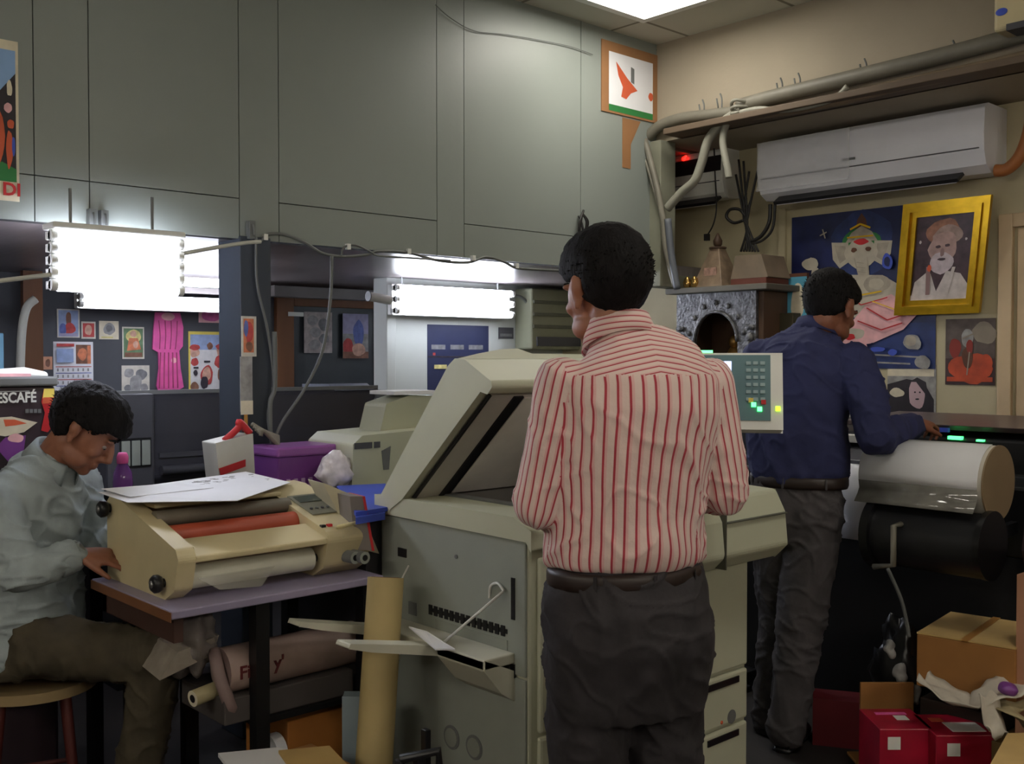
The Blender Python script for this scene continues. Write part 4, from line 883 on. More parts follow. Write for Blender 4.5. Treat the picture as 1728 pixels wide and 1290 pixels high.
for j in range(6):
    for k in range(3):
        m = MB(); x = .032 + k*.018; y = .065 - j*.02; qbox(m, x, y, x + .012, y + .009, .003, .006); build(m, 'button', bt, cpn)
for x, y, mm_ in ((.045, -.052, led_g), (.060, -.064, led_g), (.070, -.045, red), (.038, -.04, yellow), (.106, -.062, mat('yellow_led', (200, 240, 60), .5, emit=(200, 255, 60), estr=1.5))):
    m = MB(); qbox(m, x, y, x + .012, y + .012, .003, .007); build(m, 'indicator_button', mm_, cpn)
m = MB(); qbox(m, -.105, .100, -.055, .108, -.02, 0); build(m, 'status_lamp', led_g, cpn)
m = MB(); m.tube([CPt(-.1, -.05, -.03), CPt(-.1, -.12, -.06), V((2.40, 2.0, 1.02)), V((2.42, 2.02, .98))], .022, n=12); build(m, 'panel_arm', cream, r)

# black trolley handle near bottom
m = MB(); q = Pd(712, 1265, 2.45)
m.box(q + V((-.004, -.02, -.26)), q + V((.012, .0, .05))); m.tube([Pd(675, 1282, 2.4), Pd(740, 1268, 2.4), Pd(742, 1320, 2.4)], .012, sub=1); m.tube([Pd(675, 1282, 2.4), Pd(675, 1330, 2.4)], .012, sub=1)
q2 = Pd(712, 1268, 2.4); m.box((q2.x - .05, q2.y - .03, 0), (q2.x + .05, q2.y + .05, .03)); m.box((q2.x - .012, q2.y, .0), (q2.x + .012, q2.y + .02, q.z)); 
build(m, 'trolley', black, label='black folding trolley handle before the copier side', cat='trolley', bevel=.002)
# ------------------------------------------------------------------ wall u = UL: posters and pictures
def upic(name, box, layers, mats, label, u=UL - .002, cat='picture', th=.003, tilt=0, parent=None, build_it=True):
    p = wall_pic_u(box[0], box[1], box[2], box[3], u, th, 0, tilt)
    for l in layers:
        k = l[0]
        if k == 'r': p.rect(*l[1:])
        elif k == 'e': p.ell(*l[1:])
        elif k == 'p': p.poly(*l[1:])
        elif k == 'l': p.line(*l[1:])
    return build(p.mb, name, mats, parent=parent, label=label, cat=cat) if build_it else p
PB = [mat('poster_night_blue', (26, 34, 82), .35, var=.35, vscale=9), mat('poster_ivory', (188, 180, 164), .6, var=.15, vscale=14), palepink, gold, mat('poster_mid_blue', (34, 50, 104), .4, var=.35, vscale=12), mat('ivory_shade', (170, 160, 146), .6, var=.2, vscale=20), red, greyp, brown, blue, green, orange]
L_ = [('r', 0, .72, 1, 1, 4), ('e', .52, .22, .22, .20, 4),
      ('p', [(.46, .17), (.56, .17), (.54, .06), (.51, .02), (.48, .06)], 8), ('e', .51, .20, .13, .08, 10), ('p', [(.40, .20), (.62, .20), (.58, .14), (.51, .10), (.44, .14)], 5),
      ('p', [(.30, .19), (.42, .20), (.43, .32), (.36, .36), (.31, .30)], 1), ('p', [(.72, .21), (.60, .20), (.59, .32), (.66, .36), (.71, .29)], 1),
      ('p', [(.32, .21), (.40, .22), (.41, .30), (.36, .33)], 5), ('p', [(.70, .22), (.62, .22), (.61, .30), (.66, .33)], 5),
      ('e', .51, .27, .11, .10, 1), ('e', .51, .20, .05, .02, 6), ('e', .46, .25, .02, .014, 8), ('e', .56, .25, .02, .014, 8),
      ('p', [(.46, .30), (.56, .30), (.57, .42), (.62, .48), (.68, .46), (.70, .50), (.64, .54), (.56, .52), (.50, .44)], 5),
      ('p', [(.47, .30), (.55, .30), (.56, .42), (.60, .46), (.58, .50), (.50, .43)], 1),
      ('p', [(.36, .40), (.66, .42), (.88, .55), (.80, .66), (.55, .72), (.36, .62)], 1), ('e', .62, .47, .09, .06, 5), ('e', .62, .47, .05, .035, 1),
      ('p', [(.40, .76), (.55, .60), (.72, .54), (.90, .66), (.80, .76), (.60, .84)], 2), ('e', .48, .80, .16, .05, 2), ('e', .46, .78, .09, .035, 1), ('e', .44, .80, .04, .02, 6),
      ('e', .15, .32, .06, .04, 1), ('p', [(.17, .32), (.22, .36), (.21, .42), (.15, .42)], 1), ('l', [(.10, .30), (.16, .28)], .01, 1), ('l', [(.22, .14), (.27, .12)], .008, 5), ('l', [(.24, .10), (.26, .16)], .008, 5),
      ('e', .86, .84, .06, .05, 7), ('e', .85, .83, .035, .03, 5), ('l', [(.35, .90), (.92, .93)], .01, 7), ('l', [(.30, .95), (.85, .97)], .01, 7), ('e', .93, .96, .05, .04, 7), ('l', [(.36, .42), (.34, .60), (.40, .72)], .012, 6),
      ('l', [(.44, .12), (.51, .09), (.58, .12)], .012, 3), ('l', [(.42, .17), (.60, .17)], .010, 3), ('l', [(.38, .44), (.50, .54), (.66, .52)], .010, 3), ('l', [(.40, .50), (.52, .60), (.70, .56)], .007, 6),
      ('l', [(.56, .62), (.70, .70), (.84, .66)], .008, 6), ('l', [(.50, .70), (.66, .76), (.80, .72)], .008, 6), ('l', [(.60, .58), (.76, .64), (.86, .62)], .006, 3), ('l', [(.49, .33), (.54, .34)], .006, 5), ('l', [(.49, .36), (.55, .37)], .006, 5), ('l', [(.50, .39), (.56, .40)], .006, 5),
      ('e', .70, .34, .035, .05, 9), ('e', .70, .34, .02, .03, 0), ('e', .30, .47, .05, .03, 1), ('e', .64, .88, .05, .015, 9), ('e', .55, .86, .02, .02, 2), ('e', .74, .90, .03, .02, 9)]
upic('deity_poster', (1336, 354, 1580, 622), L_, PB, 'large dark blue poster of seated elephant-headed deity on right wall', cat='poster')
# gold framed portrait, hung from the top and leaning out
qa = Pu(1528, 345, UL - .10); qb = Pu(1676, 338, UL - .10); qc = Pu(1512, 532, UL - .03); qd = Pu(1660, 542, UL - .03)
r = empty('framed_portrait', (UL - .06, (qa.y + qb.y)/2, qc.z), 'gold-framed portrait of old man in pale headscarf on right wall', 'framed picture')
tl, tr = qa, V((qb.x, qb.y, qa.z)); bl = V((qc.x, qc.y, qc.z)); br = bl + (tr - tl)
nrm = (tr - tl).cross(bl - tl).normalized()
if nrm.x > 0: nrm = -nrm
def fr(x, y, h): return tl + (tr - tl)*x + (bl - tl)*y + nrm*h
wx, wy = .17, .13
m = MB()
for o0, o1, h0, h1 in ((0, .45, .0, .022), (.45, .62, .0, .034), (.62, 1, .0, .016)):
    a0x, a0y, a1x, a1y = wx*o0, wy*o0, wx*o1, wy*o1
    for quad in (((a0x, a0y), (1-a0x, a0y), (1-a1x, a1y), (a1x, a1y)), ((a1x, 1-a1y), (1-a1x, 1-a1y), (1-a0x, 1-a0y), (a0x, 1-a0y)), ((a0x, a0y), (a1x, a1y), (a1x, 1-a1y), (a0x, 1-a0y)), ((1-a1x, a1y), (1-a0x, a0y), (1-a0x, 1-a0y), (1-a1x, 1-a1y))):
        m.prism([fr(x, y, h0) for x, y in quad], nrm*(h1 - h0))
build(m, 'frame', gold, r, bevel=.003)
p = Pic(fr(wx, wy, .002), fr(1-wx, wy, .002), fr(wx, 1-wy, .002), nrm, .003)
p.ell(.48, .2, .30, .16, 2).ell(.56, .24, .26, .12, 1).ell(.5, .40, .25, .20, 3).ell(.5, .56, .20, .13, 4).poly([(0, 1), (.05, .78), (.3, .64), (.45, .9), (.6, .66), (.85, .7), (1, .84), (1, 1)], 5)
p.ell(.42, .37, .045, .018, 0).ell(.58, .36, .045, .018, 0).ell(.50, .44, .035, .05, 6).ell(.50, .52, .07, .015, 0).poly([(.24, .6), (.32, .6), (.34, .95), (.27, .95)], 6).poly([(.70, .62), (.76, .62), (.66, .96), (.60, .96)], 5)
p.rect(0, .94, 1, 1, 5).ell(.3, .62, .04, .04, 7).ell(.9, .3, .02, .015, 5).ell(.1, .3, .02, .02, 5)
build(p.mb, 'portrait', [mat('portrait_dark', (70, 52, 56), .3, var=.4, vscale=20), mat('scarf_grey', (158, 134, 126), .4, var=.3, vscale=30), mat('scarf_tan', (150, 104, 84), .4, var=.3, vscale=30), mat('portrait_skin', (170, 140, 134), .4, var=.25, vscale=22), mat('beard_grey', (190, 176, 182), .4, var=.2, vscale=30), mat('robe_white', (196, 186, 182), .4, var=.2, vscale=24), mat('portrait_mid', (140, 112, 110), .4), orange], r)
upic('warrior_picture', (1596, 538, 1680, 650), [('r', .0, .0, 1, .6, 7), ('e', .78, .22, .24, .16, 5), ('e', .45, .3, .12, .14, 4), ('e', .2, .45, .12, .15, 6), ('e', .5, .75, .45, .22, 2), ('e', .8, .72, .16, .18, 2), ('e', .46, .58, .12, .16, 3), ('e', .5, .42, .07, .1, 6), ('l', [(.35, .3), (.6, .22)], .02, 5), ('r', .04, .88, .96, .95, 2), ('l', [(.5, .5), (.45, .85)], .02, 5)],
     [mat('warrior_ground', (64, 44, 44), .5, var=.4, vscale=14), ivory, mat('warrior_orange', (186, 74, 40), .5, var=.3, vscale=14), brown, greyp, mat('warrior_smoke', (150, 138, 122), .6, var=.2), mat('warrior_red', (140, 50, 40), .6), mat('warrior_grey', (92, 80, 74), .6, var=.3, vscale=20)],
     'dark picture of orange-robed figures on the wall below gold frame')
upic('face_photo', (1498, 616, 1580, 712), [('r', .0, .0, .96, .2, 1), ('p', [(.0, .35), (.4, .25), (.75, .3), (.96, .6), (.96, 1), (.2, 1), (0, .8)], 2), ('e', .62, .5, .17, .27, 3), ('p', [(.45, .3), (.62, .22), (.8, .3), (.88, .7), (.8, .95), (.78, .5), (.6, .3)], 4), ('e', .58, .48, .02, .015, 4), ('e', .68, .48, .02, .015, 4), ('e', .63, .6, .04, .015, 4), ('e', .2, .5, .15, .08, 1)],
     [greyp, ivory, dkp, mat('photo_face', (200, 170, 176), .5), dkp], 'photo of pale face with dark hair on the wall below deity poster', cat='photo', u=UL)
upic('blue_picture', (1328, 462, 1365, 560), [('r', .12, .06, 1, 1, 1), ('e', .6, .5, .3, .3, 2)], [brown, mat('cyan_print', (90, 170, 200), .5, var=.2), ivory], 'blue picture in thin wooden frame left of blue-shirted man head', u=UL - .06, th=.02)
upic('magazine_page', (1420, 668, 1480, 740), [('e', .5, .5, .3, .3, 1)], [greyp, ivory], 'grey photo sheet propped on the plotter behind the bent arm', u=4.3, cat='sheet', tilt=-.1)
# shrine
S0 = Pu(1142, 485, 4.34); S1 = Pu(1276, 480, 4.34)
ztop = S0.z - .01; zbot = 1.28; ya, yb = S1.y, S0.y
r = empty('wooden_shrine', (4.45, (ya + yb)/2, zbot), 'small dark carved shrine with arch and pointed roof on right wall', 'shrine')
sd = mat('carved_silver_grey', (104, 104, 106), .4, metal=.4, var=.5, vscale=28, bump=.6, bscale=70)
swd = mat('shrine_brown', (84, 62, 46), .6, var=.3)
m = MB(); m.box((4.28, ya - .10, ztop - .03), (UL, yb + .03, ztop)); build(m, 'top_slab', mat('slab_grey', (100, 96, 86), .6), r, bevel=.005)
m = MB(); m.box((4.36, ya - .03, zbot), (UL, ya + .0, ztop - .03)); m.box((4.36, yb - .02, zbot), (UL, yb, ztop - .03)); m.box((4.62, ya, zbot), (UL, yb, ztop - .03)); m.box((4.34, ya - .03, zbot - .03), (UL, yb, zbot)); build(m, 'cabinet', swd, r, bevel=.004)
m = MB(); yc = (ya + yb)/2 - .005; ra = (yb - ya)*.27; zc = ztop - .28
# arch front with opening
out = [(yb, zbot), (yb, ztop - .03), (ya, ztop - .03), (ya, zbot)]
inn = [(yc + ra, zbot)] + [(yc + ra*math.cos(t*math.pi/14), zc + ra*1.15*math.sin(t*math.pi/14)) for t in range(15)] + [(yc - ra, zbot)]
m.prism([(4.34, yb, zbot), (4.34, yb, ztop-.03), (4.34, yc + ra, ztop-.03), (4.34, yc + ra, zbot)], (.02, 0, 0)); m.prism([(4.34, ya, zbot), (4.34, ya, ztop-.03), (4.34, yc - ra, ztop-.03), (4.34, yc - ra, zbot)], (.02, 0, 0))
for i in range(14):
    (y0_, z0_), (y1_, z1_) = inn[1+i], inn[2+i]
    m.prism([(4.34, y0_, z0_), (4.34, y0_, ztop-.03), (4.34, y1_, ztop-.03), (4.34, y1_, z1_)], (.02, 0, 0))
build(m, 'carved_arch', sd, r)
m = MB(); m.tube([(4.335, y, z) for y, z in inn[1:-1]], .008, sub=1)
for i in range(7):
    t = (i + .5)/7*math.pi; m.ell((4.335, yc + ra*1.3*math.cos(t), zc + ra*1.5*math.sin(t)), (.006, .012, .014))
for yy in (yb - .03, ya + .03): 
    m.cyl((4.33, yy, zbot), (4.33, yy, zc), .012, n=10); m.ell((4.33, yy, zc + .02), (.014, .02, .026)); m.ell((4.33, yy - .0, zc + .07), (.01, .026, .014))
build(m, 'ornament', sd, r)
m = MB(); m.ell((4.5, yc, zbot + .09), (.03, .05, .09)); m.ell((4.5, yc, zbot + .2), (.025, .03, .035)); m.box((4.42, yc - .1, zbot), (4.55, yc + .1, zbot + .02)); build(m, 'idol', [mat('idol_brass', (160, 120, 60), .35, metal=.6)], r)
q = Pu(1207, 478, 4.40); q = V((4.42, q.y, ztop)); ht = Pu(1212, 420, 4.42).z - ztop
m = MB(); s = .095
m.add([q + V((-s, -s, 0)), q + V((s, -s, 0)), q + V((s, s, 0)), q + V((-s, s, 0)), q + V((-.028, -.028, ht)), q + V((.028, -.028, ht)), q + V((.028, .028, ht)), q + V((-.028, .028, ht))], [(0, 3, 2, 1), (4, 5, 6, 7), (0, 1, 5, 4), (1, 2, 6, 5), (2, 3, 7, 6), (3, 0, 4, 7)]); sp2 = build(m, 'pointed_roof', mat('roof_taupe', (138, 118, 98), .5, var=.3, vscale=20), r, bevel=.003)
m = MB(); m.cyl(q + V((0, 0, ht)), q + V((0, 0, ht + .008)), .045, n=16); m.lathe(q + V((0, 0, ht + .006)), [(.01, 0), (.022, .015), (.024, .035), (.014, .055), (.004, .075)], n=16); build(m, 'finial', swd, sp2)
m = MB(); m.prism([q + V((-s*.75 - .004, -.05, .02)), q + V((-s*.75 - .004, .035, .02)), q + V((-.075, .03, .10)), q + V((-.075, -.045, .10))], (.004, 0, 0)); build(m, 'roof_card', mat('roof_card_pink', (176, 140, 126), .5, var=.4, vscale=40), sp2)
m = MB(); q2 = Pu(1262, 476, 4.38); m.box((4.36, q2.y - .12, ztop), (4.56, q2.y + .09, ztop + .035), 1); m.prism([(4.36, q2.y + .09, ztop + .035), (4.36, q2.y - .13, ztop + .035), (4.36, q2.y - .09, ztop + .15), (4.36, q2.y + .06, ztop + .15)], (.2, 0, 0)); build(m, 'covered_box', [mat('box_dusty', (132, 116, 98), .8, var=.2), mat('box_rust', (104, 56, 44), .8)], label='dusty box on top of the shrine right of its roof', cat='box', bevel=.004)
for k, x in enumerate((1160, 1172)):
    m = MB(); q3 = Pu(x, 480, 4.33); m.lathe((4.33, q3.y, ztop), [(.008, 0), (.02, .01), (.024, .03), (.016, .045), (.018, .05)], n=14); m.ell((4.33, q3.y, ztop + .05), (.012, .012, .012)); build(m, 'brass_pot', mat('brass', (220, 180, 110), .2, metal=.9, var=.1), group='brass pots on the shrine', label=('tiny brass pot at left end of shrine top', 'tiny brass pot nearest the pointed roof on shrine top')[k], cat='pot')
m = MB(); q4 = Pu(1300, 560, 4.5); m.box((4.5, q4.y - .13, 1.2), (UL, q4.y - .02, 1.62)); build(m, 'dark_case', mat('olive_dark', (66, 60, 40), .6), label='dark olive case on wall between shrine and blue picture', cat='case', bevel=.004)

# ------------------------------------------------------------------ plotter along the right wall
r = empty('large_plotter', (3.85, 1.9, 0), 'long dark plotter along right wall the blue-shirted man leans over', 'plotter')
pd = mat('plotter_dark_plum', (48, 34, 38), .4, var=.1)
py0, py1 = .98, 2.75
m = MB(); m.prism([(4.30, py0, .62), (3.66, py0, .62), (3.60, py0, .75), (3.66, py0, 1.0), (3.80, py0, 1.13), (4.30, py0, 1.15)], (0, .42, 0)); build(m, 'end_housing', pd, r, bevel=.02, seg=3)
m = MB(); m.prism([(4.30, 1.4, .70), (3.72, 1.4, .70), (3.70, 1.4, .95), (3.84, 1.4, .97), (3.84, 1.4, 1.10), (4.30, 1.4, 1.13)], (0, py1 - 1.4, 0)); build(m, 'body', black, r, bevel=.01)
m = MB(); m.prism([(4.32, py0 + .02, 1.14), (3.86, py0 + .02, 1.125), (3.84, py0 + .02, 1.145), (4.32, py0 + .02, 1.165)], (0, 1.2, 0)); build(m, 'top_cover', mat('cover_mauve_grey', (88, 74, 76), .3), r, bevel=.004)
m = MB(); m.prism([(3.70, 1.92, .965), (3.70, 1.92, 1.0), (3.84, 1.92, 1.06), (3.84, 1.92, .99)], (0, .62, 0)); build(m, 'output_slot', dkgrey, r, bevel=.004)
q = Pu(1420, 760, 3.9); m = MB(); m.box((3.78, q.y - .16, 1.06), (3.98, q.y + .2, 1.09)); build(m, 'white_bar', white, r, bevel=.003)
m = MB(); m.cyl((3.69, 1.86, .93), (3.69, 2.62, .93), .014, n=12); m.box((3.68, 2.1, .90), (3.70, 2.14, .96)); build(m, 'front_bar', dkgrey, r)
for k, (x0, y0, x1, y1, mm_) in enumerate(((1600, 736, 1623, 743, led_g), (1648, 742, 1660, 746, led_g), (1566, 722, 1582, 730, yellow), (1584, 722, 1600, 730, blue))):
    a, c = Pu(x0, y0, 3.83), Pu(x1, y1, 3.83); m = MB(); m.box((3.825, c.y, c.z), (3.845, a.y, a.z)); build(m, ('status_light', 'status_light', 'ink_label', 'ink_label')[k], mm_, r)
for y in (py0 + .15, py1 - .2):
    m = MB(); m.box((3.95, y - .04, .05), (4.05, y + .04, .7)); m.box((3.6, y - .035, .03), (4.25, y + .035, .08)); build(m, 'stand_leg', black, r, bevel=.004)
m = MB(); m.box((3.72, py0 + .05, .0), (3.75, py1 + .1, .70)); build(m, 'shade_panel', mat('black_cloth', (14, 13, 14), .9, var=.1), r)  # black cloth panel enlarged to stand in for darkness under the plotter
# media roll and take-up
RC = V((3.44, 0, 0)); q = Pu(1683, 816, 3.44); ry = q.y; rz = q.z; RR = .122
yl = ry + .42
r2 = empty('paper_roll', (3.44, (ry + yl)/2, rz), 'big white paper roll mounted on the front of the plotter', 'paper roll')
m = MB(); m.cyl((3.44, ry, rz), (3.44, yl, rz), RR, n=48); build(m, 'roll', mat('roll_white', (206, 200, 188), .6, var=.02), r2)
m = MB(); m.cyl((3.44, ry - .006, rz), (3.44, ry + .0, rz), RR + .002, n=48); build(m, 'end_disc', mat('kraft_end_disc', (138, 116, 88), .7, var=.08), r2)
# glossy sheet draped from roll down to the take-up drum
SH = []; 
for k in range(9):
    t = math.radians(95 + k*13); SH.append((3.44 + (RR + .004)*math.cos(t), rz + (RR + .004)*math.sin(t)))
SH += [(SH[-1][0] - .012, SH[-1][1] - .02), (SH[-1][0] - .035, SH[-1][1] - .045)]
m = MB(); vs = []; 
for k, (x, z) in enumerate(SH):
    for y in (ry + .012 + .0*k, yl + .0): vs.append(V((x, y, z)))
m.add(vs, [(2*i, 2*i+1, 2*i+3, 2*i+2) for i in range(7)], 0, True); m.add(vs, [(2*i, 2*i+1, 2*i+3, 2*i+2) for i in range(7, len(SH)-1)], 1, True)
build(m, 'loose_sheet', [paper, mat('glossy_film', (120, 118, 112), .08, var=.25, vscale=12)], r2, solid=.002)
q = Pu(1560, 915, 3.30); dz = q.z; y_r = Pu(1652, 900, 3.30).y; y_l = Pu(1478, 900, 3.30).y
r3 = empty('take_up_drum', (3.34, (y_r + y_l)/2, dz), 'black take-up drum below the white paper roll', 'drum')
m = MB(); m.cyl((3.36, y_r, dz), (3.36, y_l, dz), .105, n=40); build(m, 'drum', black, r3)
for ya_, yb_, rr_ in ((y_l, y_l + .03, .125), (y_r - .02, y_r, .112)):
    m = MB(); m.cyl((3.36, ya_, dz + .005), (3.36, yb_, dz + .005), rr_, n=40); build(m, 'flange', mat('flange_black', (16, 16, 18), .3), r3)
m = MB(); a = Pu(1508, 888, 3.22); m.tube([a + V((.05, 0, .0)), a, a + V((0, 0, -.13)), a + V((0, .07, -.145))], .010, sub=1); build(m, 'bracket', pipeg, r3)
for yy in (y_r + .05, y_l - .03):
    m = MB(); m.prism([(3.36, yy - .012, dz - .03), (3.36, yy - .012, dz + .03), (3.70, yy - .012, dz + .04), (3.70, yy - .012, dz - .0)], (0, .024, 0)); build(m, 'support_arm', black, r3)
# white print hanging from output slot
m = MB(); a = Pu(1400, 812, 3.66); c = Pu(1492, 812, 3.66)
pts = [(3.70, .985), (3.67, .98), (3.645, .94), (3.63, .86), (3.635, .78), (3.65, .70)]
vs = []
for x, z in pts: vs += [V((x, Pu(1390, 820, 3.66).y, z)), V((x, Pu(1500, 820, 3.66).y, z))]
m.add(vs, [(2*i, 2*i+1, 2*i+3, 2*i+2) for i in range(len(pts)-1)], 0, True); build(m, 'hanging_print', paper, label='blank white sheet hanging out of the plotter front', cat='paper', solid=.0015)
m = MB(); m.tube([Pd(1498, 960, 3.3), Pd(1520, 1010, 3.3), Pd(1530, 1050, 3.3), Pd(1534, 1075, 3.3)], .006); build(m, 'power_cord', wire_g, label='grey cord hanging below the take-up drum', cat='cord')
# pink lower strip of the door wall seen at lower right edge
m = MB(); a = Pd(1716, 970, 3.2); m.box((a.x, a.y - .2, 0), (a.x + .05, a.y, a.z)); build(m, 'pinkish_board', mat('salmon_board', (176, 128, 100), .7), label='salmon-coloured board standing at the right picture edge', cat='board')

# ------------------------------------------------------------------ floor clutter at lower right
def carton(name, cpx, cpy, d, sx, sy, sz, ang, mm_, label, z=None, cat='carton', **k):
    c = Pd(cpx, cpy, d); z0 = c.z if z is None else z
    M = Matrix.Translation((c.x, c.y, z0)) @ Matrix.Rotation(math.radians(ang), 4, 'Z')
    m = MB(); m.box((-sx/2, -sy/2, 0), (sx/2, sy/2, sz), 0, M)
    return m, M
# big brown carton
m, M = carton('x', 1655, 1120, 3.42, .36, .30, .17, 8, cardb, '', z=.325)
r = empty('brown_carton', M @ V((0, 0, 0)), 'open-flapped brown cardboard carton atop the floor clutter at right', 'carton')
build(m, 'box_body', cardb, r, bevel=.004)
m = MB(); m.box((-.18, -.15, .171), (.18, -.01, .175), 0, M); m.box((-.18, .01, .171), (.18, .15, .175), 0, M); build(m, 'top_flap', cardl, r)
m = MB(); m.box((-.19, -.012, .175), (.19, .012, .1765), 0, M); build(m, 'packing_tape', mat('tape_tan', (172, 124, 66), .3), r)
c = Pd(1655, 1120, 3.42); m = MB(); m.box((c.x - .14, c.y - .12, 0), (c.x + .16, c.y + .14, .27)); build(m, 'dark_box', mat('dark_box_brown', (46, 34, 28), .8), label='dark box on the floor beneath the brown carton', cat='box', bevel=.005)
def crinkled(pts, wid, label, mm_, seed, name='crumpled_paper'):
    m = MB(); P = catmull([V(p) for p in pts], 8); vs = []; n = 7
    for i, p in enumerate(P):
        t = (P[min(i+1, len(P)-1)] - P[max(i-1, 0)]).normalized(); sd_ = t.cross(V((0, 0, 1)));
        sd_ = sd_.normalized() if sd_.length > .01 else V((1, 0, 0))
        for j in range(n):
            o = (j/(n-1) - .5)*wid; vs.append(p + sd_*o + V((0, 0, noise.noise(V((i*.18, j*.5, seed)))*.03 + .012*math.sin(j*1.3 + seed))))
    m.add(vs, [(i*n+j, i*n+j+1, (i+1)*n+j+1, (i+1)*n+j) for i in range(len(P)-1) for j in range(n-1)], 0, True)
    return build(m, name, mm_, label=label, cat='paper', solid=.003)
crm = mat('crumple_white', (190, 182, 168), .7, var=.12, vscale=20)
crinkled([Pd(1558, 1145, 3.25), Pd(1600, 1172, 3.2), Pd(1640, 1188, 3.15), Pd(1690, 1165, 3.15), Pd(1730, 1145, 3.2)], .12, 'long crumpled white paper strip lying under the brown carton', crm, 1)
crinkled([Pd(1668, 1172, 3.1), Pd(1676, 1210, 3.08), Pd(1690, 1245, 3.05)], .07, 'short crumpled paper strip hanging toward the red boxes', crm, 5)
crinkled([Pd(1700, 1180, 3.15), Pd(1715, 1200, 3.1), Pd(1735, 1230, 3.1)], .14, 'crumpled paper heap at the lower right edge', mat('crumple_beige', (160, 146, 112), .8, var=.3, vscale=15), 8)
m = MB(); crumple(m, Pd(1700, 1163, 3.12), (.03, .03, .018), .4, 4); build(m, 'purple_wrapper', purple, label='small purple wrapper on the crumpled paper', cat='wrapper')
# support stack under the papers
c = Pd(1665, 1240, 3.22); m = MB(); m.box((c.x - .04, c.y - .2, 0), (c.x + .3, c.y - .03, .22)); build(m, 'paper_carton', mat('carton_olive', (120, 100, 60), .8), label='pale carton under the crumpled papers', cat='carton', bevel=.004)
# red boxes: two in front
for k, (px, py, sx, top) in enumerate(((1512, 1214, .17, .235), (1610, 1224, .19, .235))):
    cc = Pz(px, py, top); M = Matrix.Translation((cc.x, cc.y, 0)) @ Matrix.Rotation(math.radians(-42), 4, 'Z')
    r = empty('red_box', (cc.x, cc.y, 0), ('crimson printed box, left one of the pair at bottom right', 'crimson printed box with white label, right one of the pair')[k], 'box', 'crimson boxes on the floor')
    m = MB(); m.box((-sx/2, -.09, 0), (sx/2, .10, top), 0, M); build(m, 'box_body', redd, r, bevel=.003)
    P_ = [((-.03, -.06, top), (.075, .02, top + .0015), white), ((-.06, .03, top), (-.02, .06, top + .0015), orange)] if k else [((.0, -.01, top), (.04, .03, top + .0015), white), ((-.05, .04, top), (.05, .06, top + .0015), pink)]
    P_ += [((-.06, -.0915, .17), (-.02, -.09, .21), white), ((.0, -.0915, .03), (.05, -.09, .07), white)]
    for lo_, hi_, mm_ in P_:
        m = MB(); m.box(lo_, hi_, 0, M); build(m, 'printed_label', mm_, r)
cc = Pz(1418, 1245, .0); cc = Pz(1420, 1230, .05)
m = MB(); M = Matrix.Translation((cc.x, cc.y, 0)) @ Matrix.Rotation(math.radians(-60), 4, 'Z'); m.box((-.10, -.06, 0), (.10, .06, .17), 0, M); m.box((.06, -.062, 0.01), (.10, -.06, .165), 1, M); build(m, 'maroon_box', [mat('maroon_carton', (96, 14, 24), .6), ivory], label='dark maroon box with white edge strip left of the crimson pair', cat='box', bevel=.003)
cc = Pd(1496, 1200, 3.48); m = MB(); M = Matrix.Translation((cc.x, cc.y, 0)) @ Matrix.Rotation(math.radians(-42), 4, 'Z'); m.box((-.09, -.006, 0), (.09, .006, Pd(1496, 1152, 3.48).z), 0, M); m.box((-.10, .006, .02), (.10, .1, .03), 0, M); build(m, 'cardboard_flap', cardb, label='upright brown cardboard sheet behind the crimson boxes', cat='cardboard', bevel=.002)
m = MB(); m.prism([Pz(1660, 1310, .3), Pz(1700, 1238, .3), Pz(1760, 1236, .3), Pz(1800, 1330, .3)], (0, 0, -.296)); build(m, 'yellow_carton', cardl, label='yellowish cardboard carton cut by the bottom right corner', cat='carton', bevel=.004)
for k, (x, y) in enumerate(((1502, 1095), (1518, 1140), (1540, 1175))):
    m = MB(); q = Pd(x, y, 3.52); crumple(m, (q.x, q.y, q.z), (.016, .022, .03), .9, k + 11)
    build(m, 'crumpled_tag', greyp, label=('small grey scrap, highest one left of the brown carton', 'small grey scrap, middle one left of the brown carton', 'small grey scrap just above the crimson boxes')[k], cat='scrap')
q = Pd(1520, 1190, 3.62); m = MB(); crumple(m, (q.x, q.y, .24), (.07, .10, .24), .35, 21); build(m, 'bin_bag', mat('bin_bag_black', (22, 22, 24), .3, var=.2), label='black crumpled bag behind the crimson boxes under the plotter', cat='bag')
# stool of the seated man
sc_ = Pd(55, 1140, 3.08)
r = empty('stool', (sc_.x, sc_.y, 0), 'wooden stool with reddish legs under the seated man', 'stool')
zs_ = .445
m = MB(); m.cyl((sc_.x, sc_.y, zs_ - .03), (sc_.x, sc_.y, zs_), .18, n=36); build(m, 'seat', mat('stool_seat', (150, 128, 92), .5), r, bevel=.006)
for k in range(4):
    t = math.pi/4 + k*math.pi/2 - .3; m = MB(); m.cyl((sc_.x + .12*math.cos(t), sc_.y + .12*math.sin(t), zs_ - .03), (sc_.x + .17*math.cos(t), sc_.y + .17*math.sin(t), 0), .017, .014, n=12); build(m, 'leg', mat('reddish_leg', (84, 34, 30), .5), r)
m = MB()
for k in range(4):
    t = math.pi/4 + k*math.pi/2 - .3; t2 = t + math.pi/2; m.cyl((sc_.x + .155*math.cos(t), sc_.y + .155*math.sin(t), .14), (sc_.x + .155*math.cos(t2), sc_.y + .155*math.sin(t2), .14), .008, n=8)
build(m, 'stretcher', mat('reddish_leg', (84, 34, 30), .5), r)
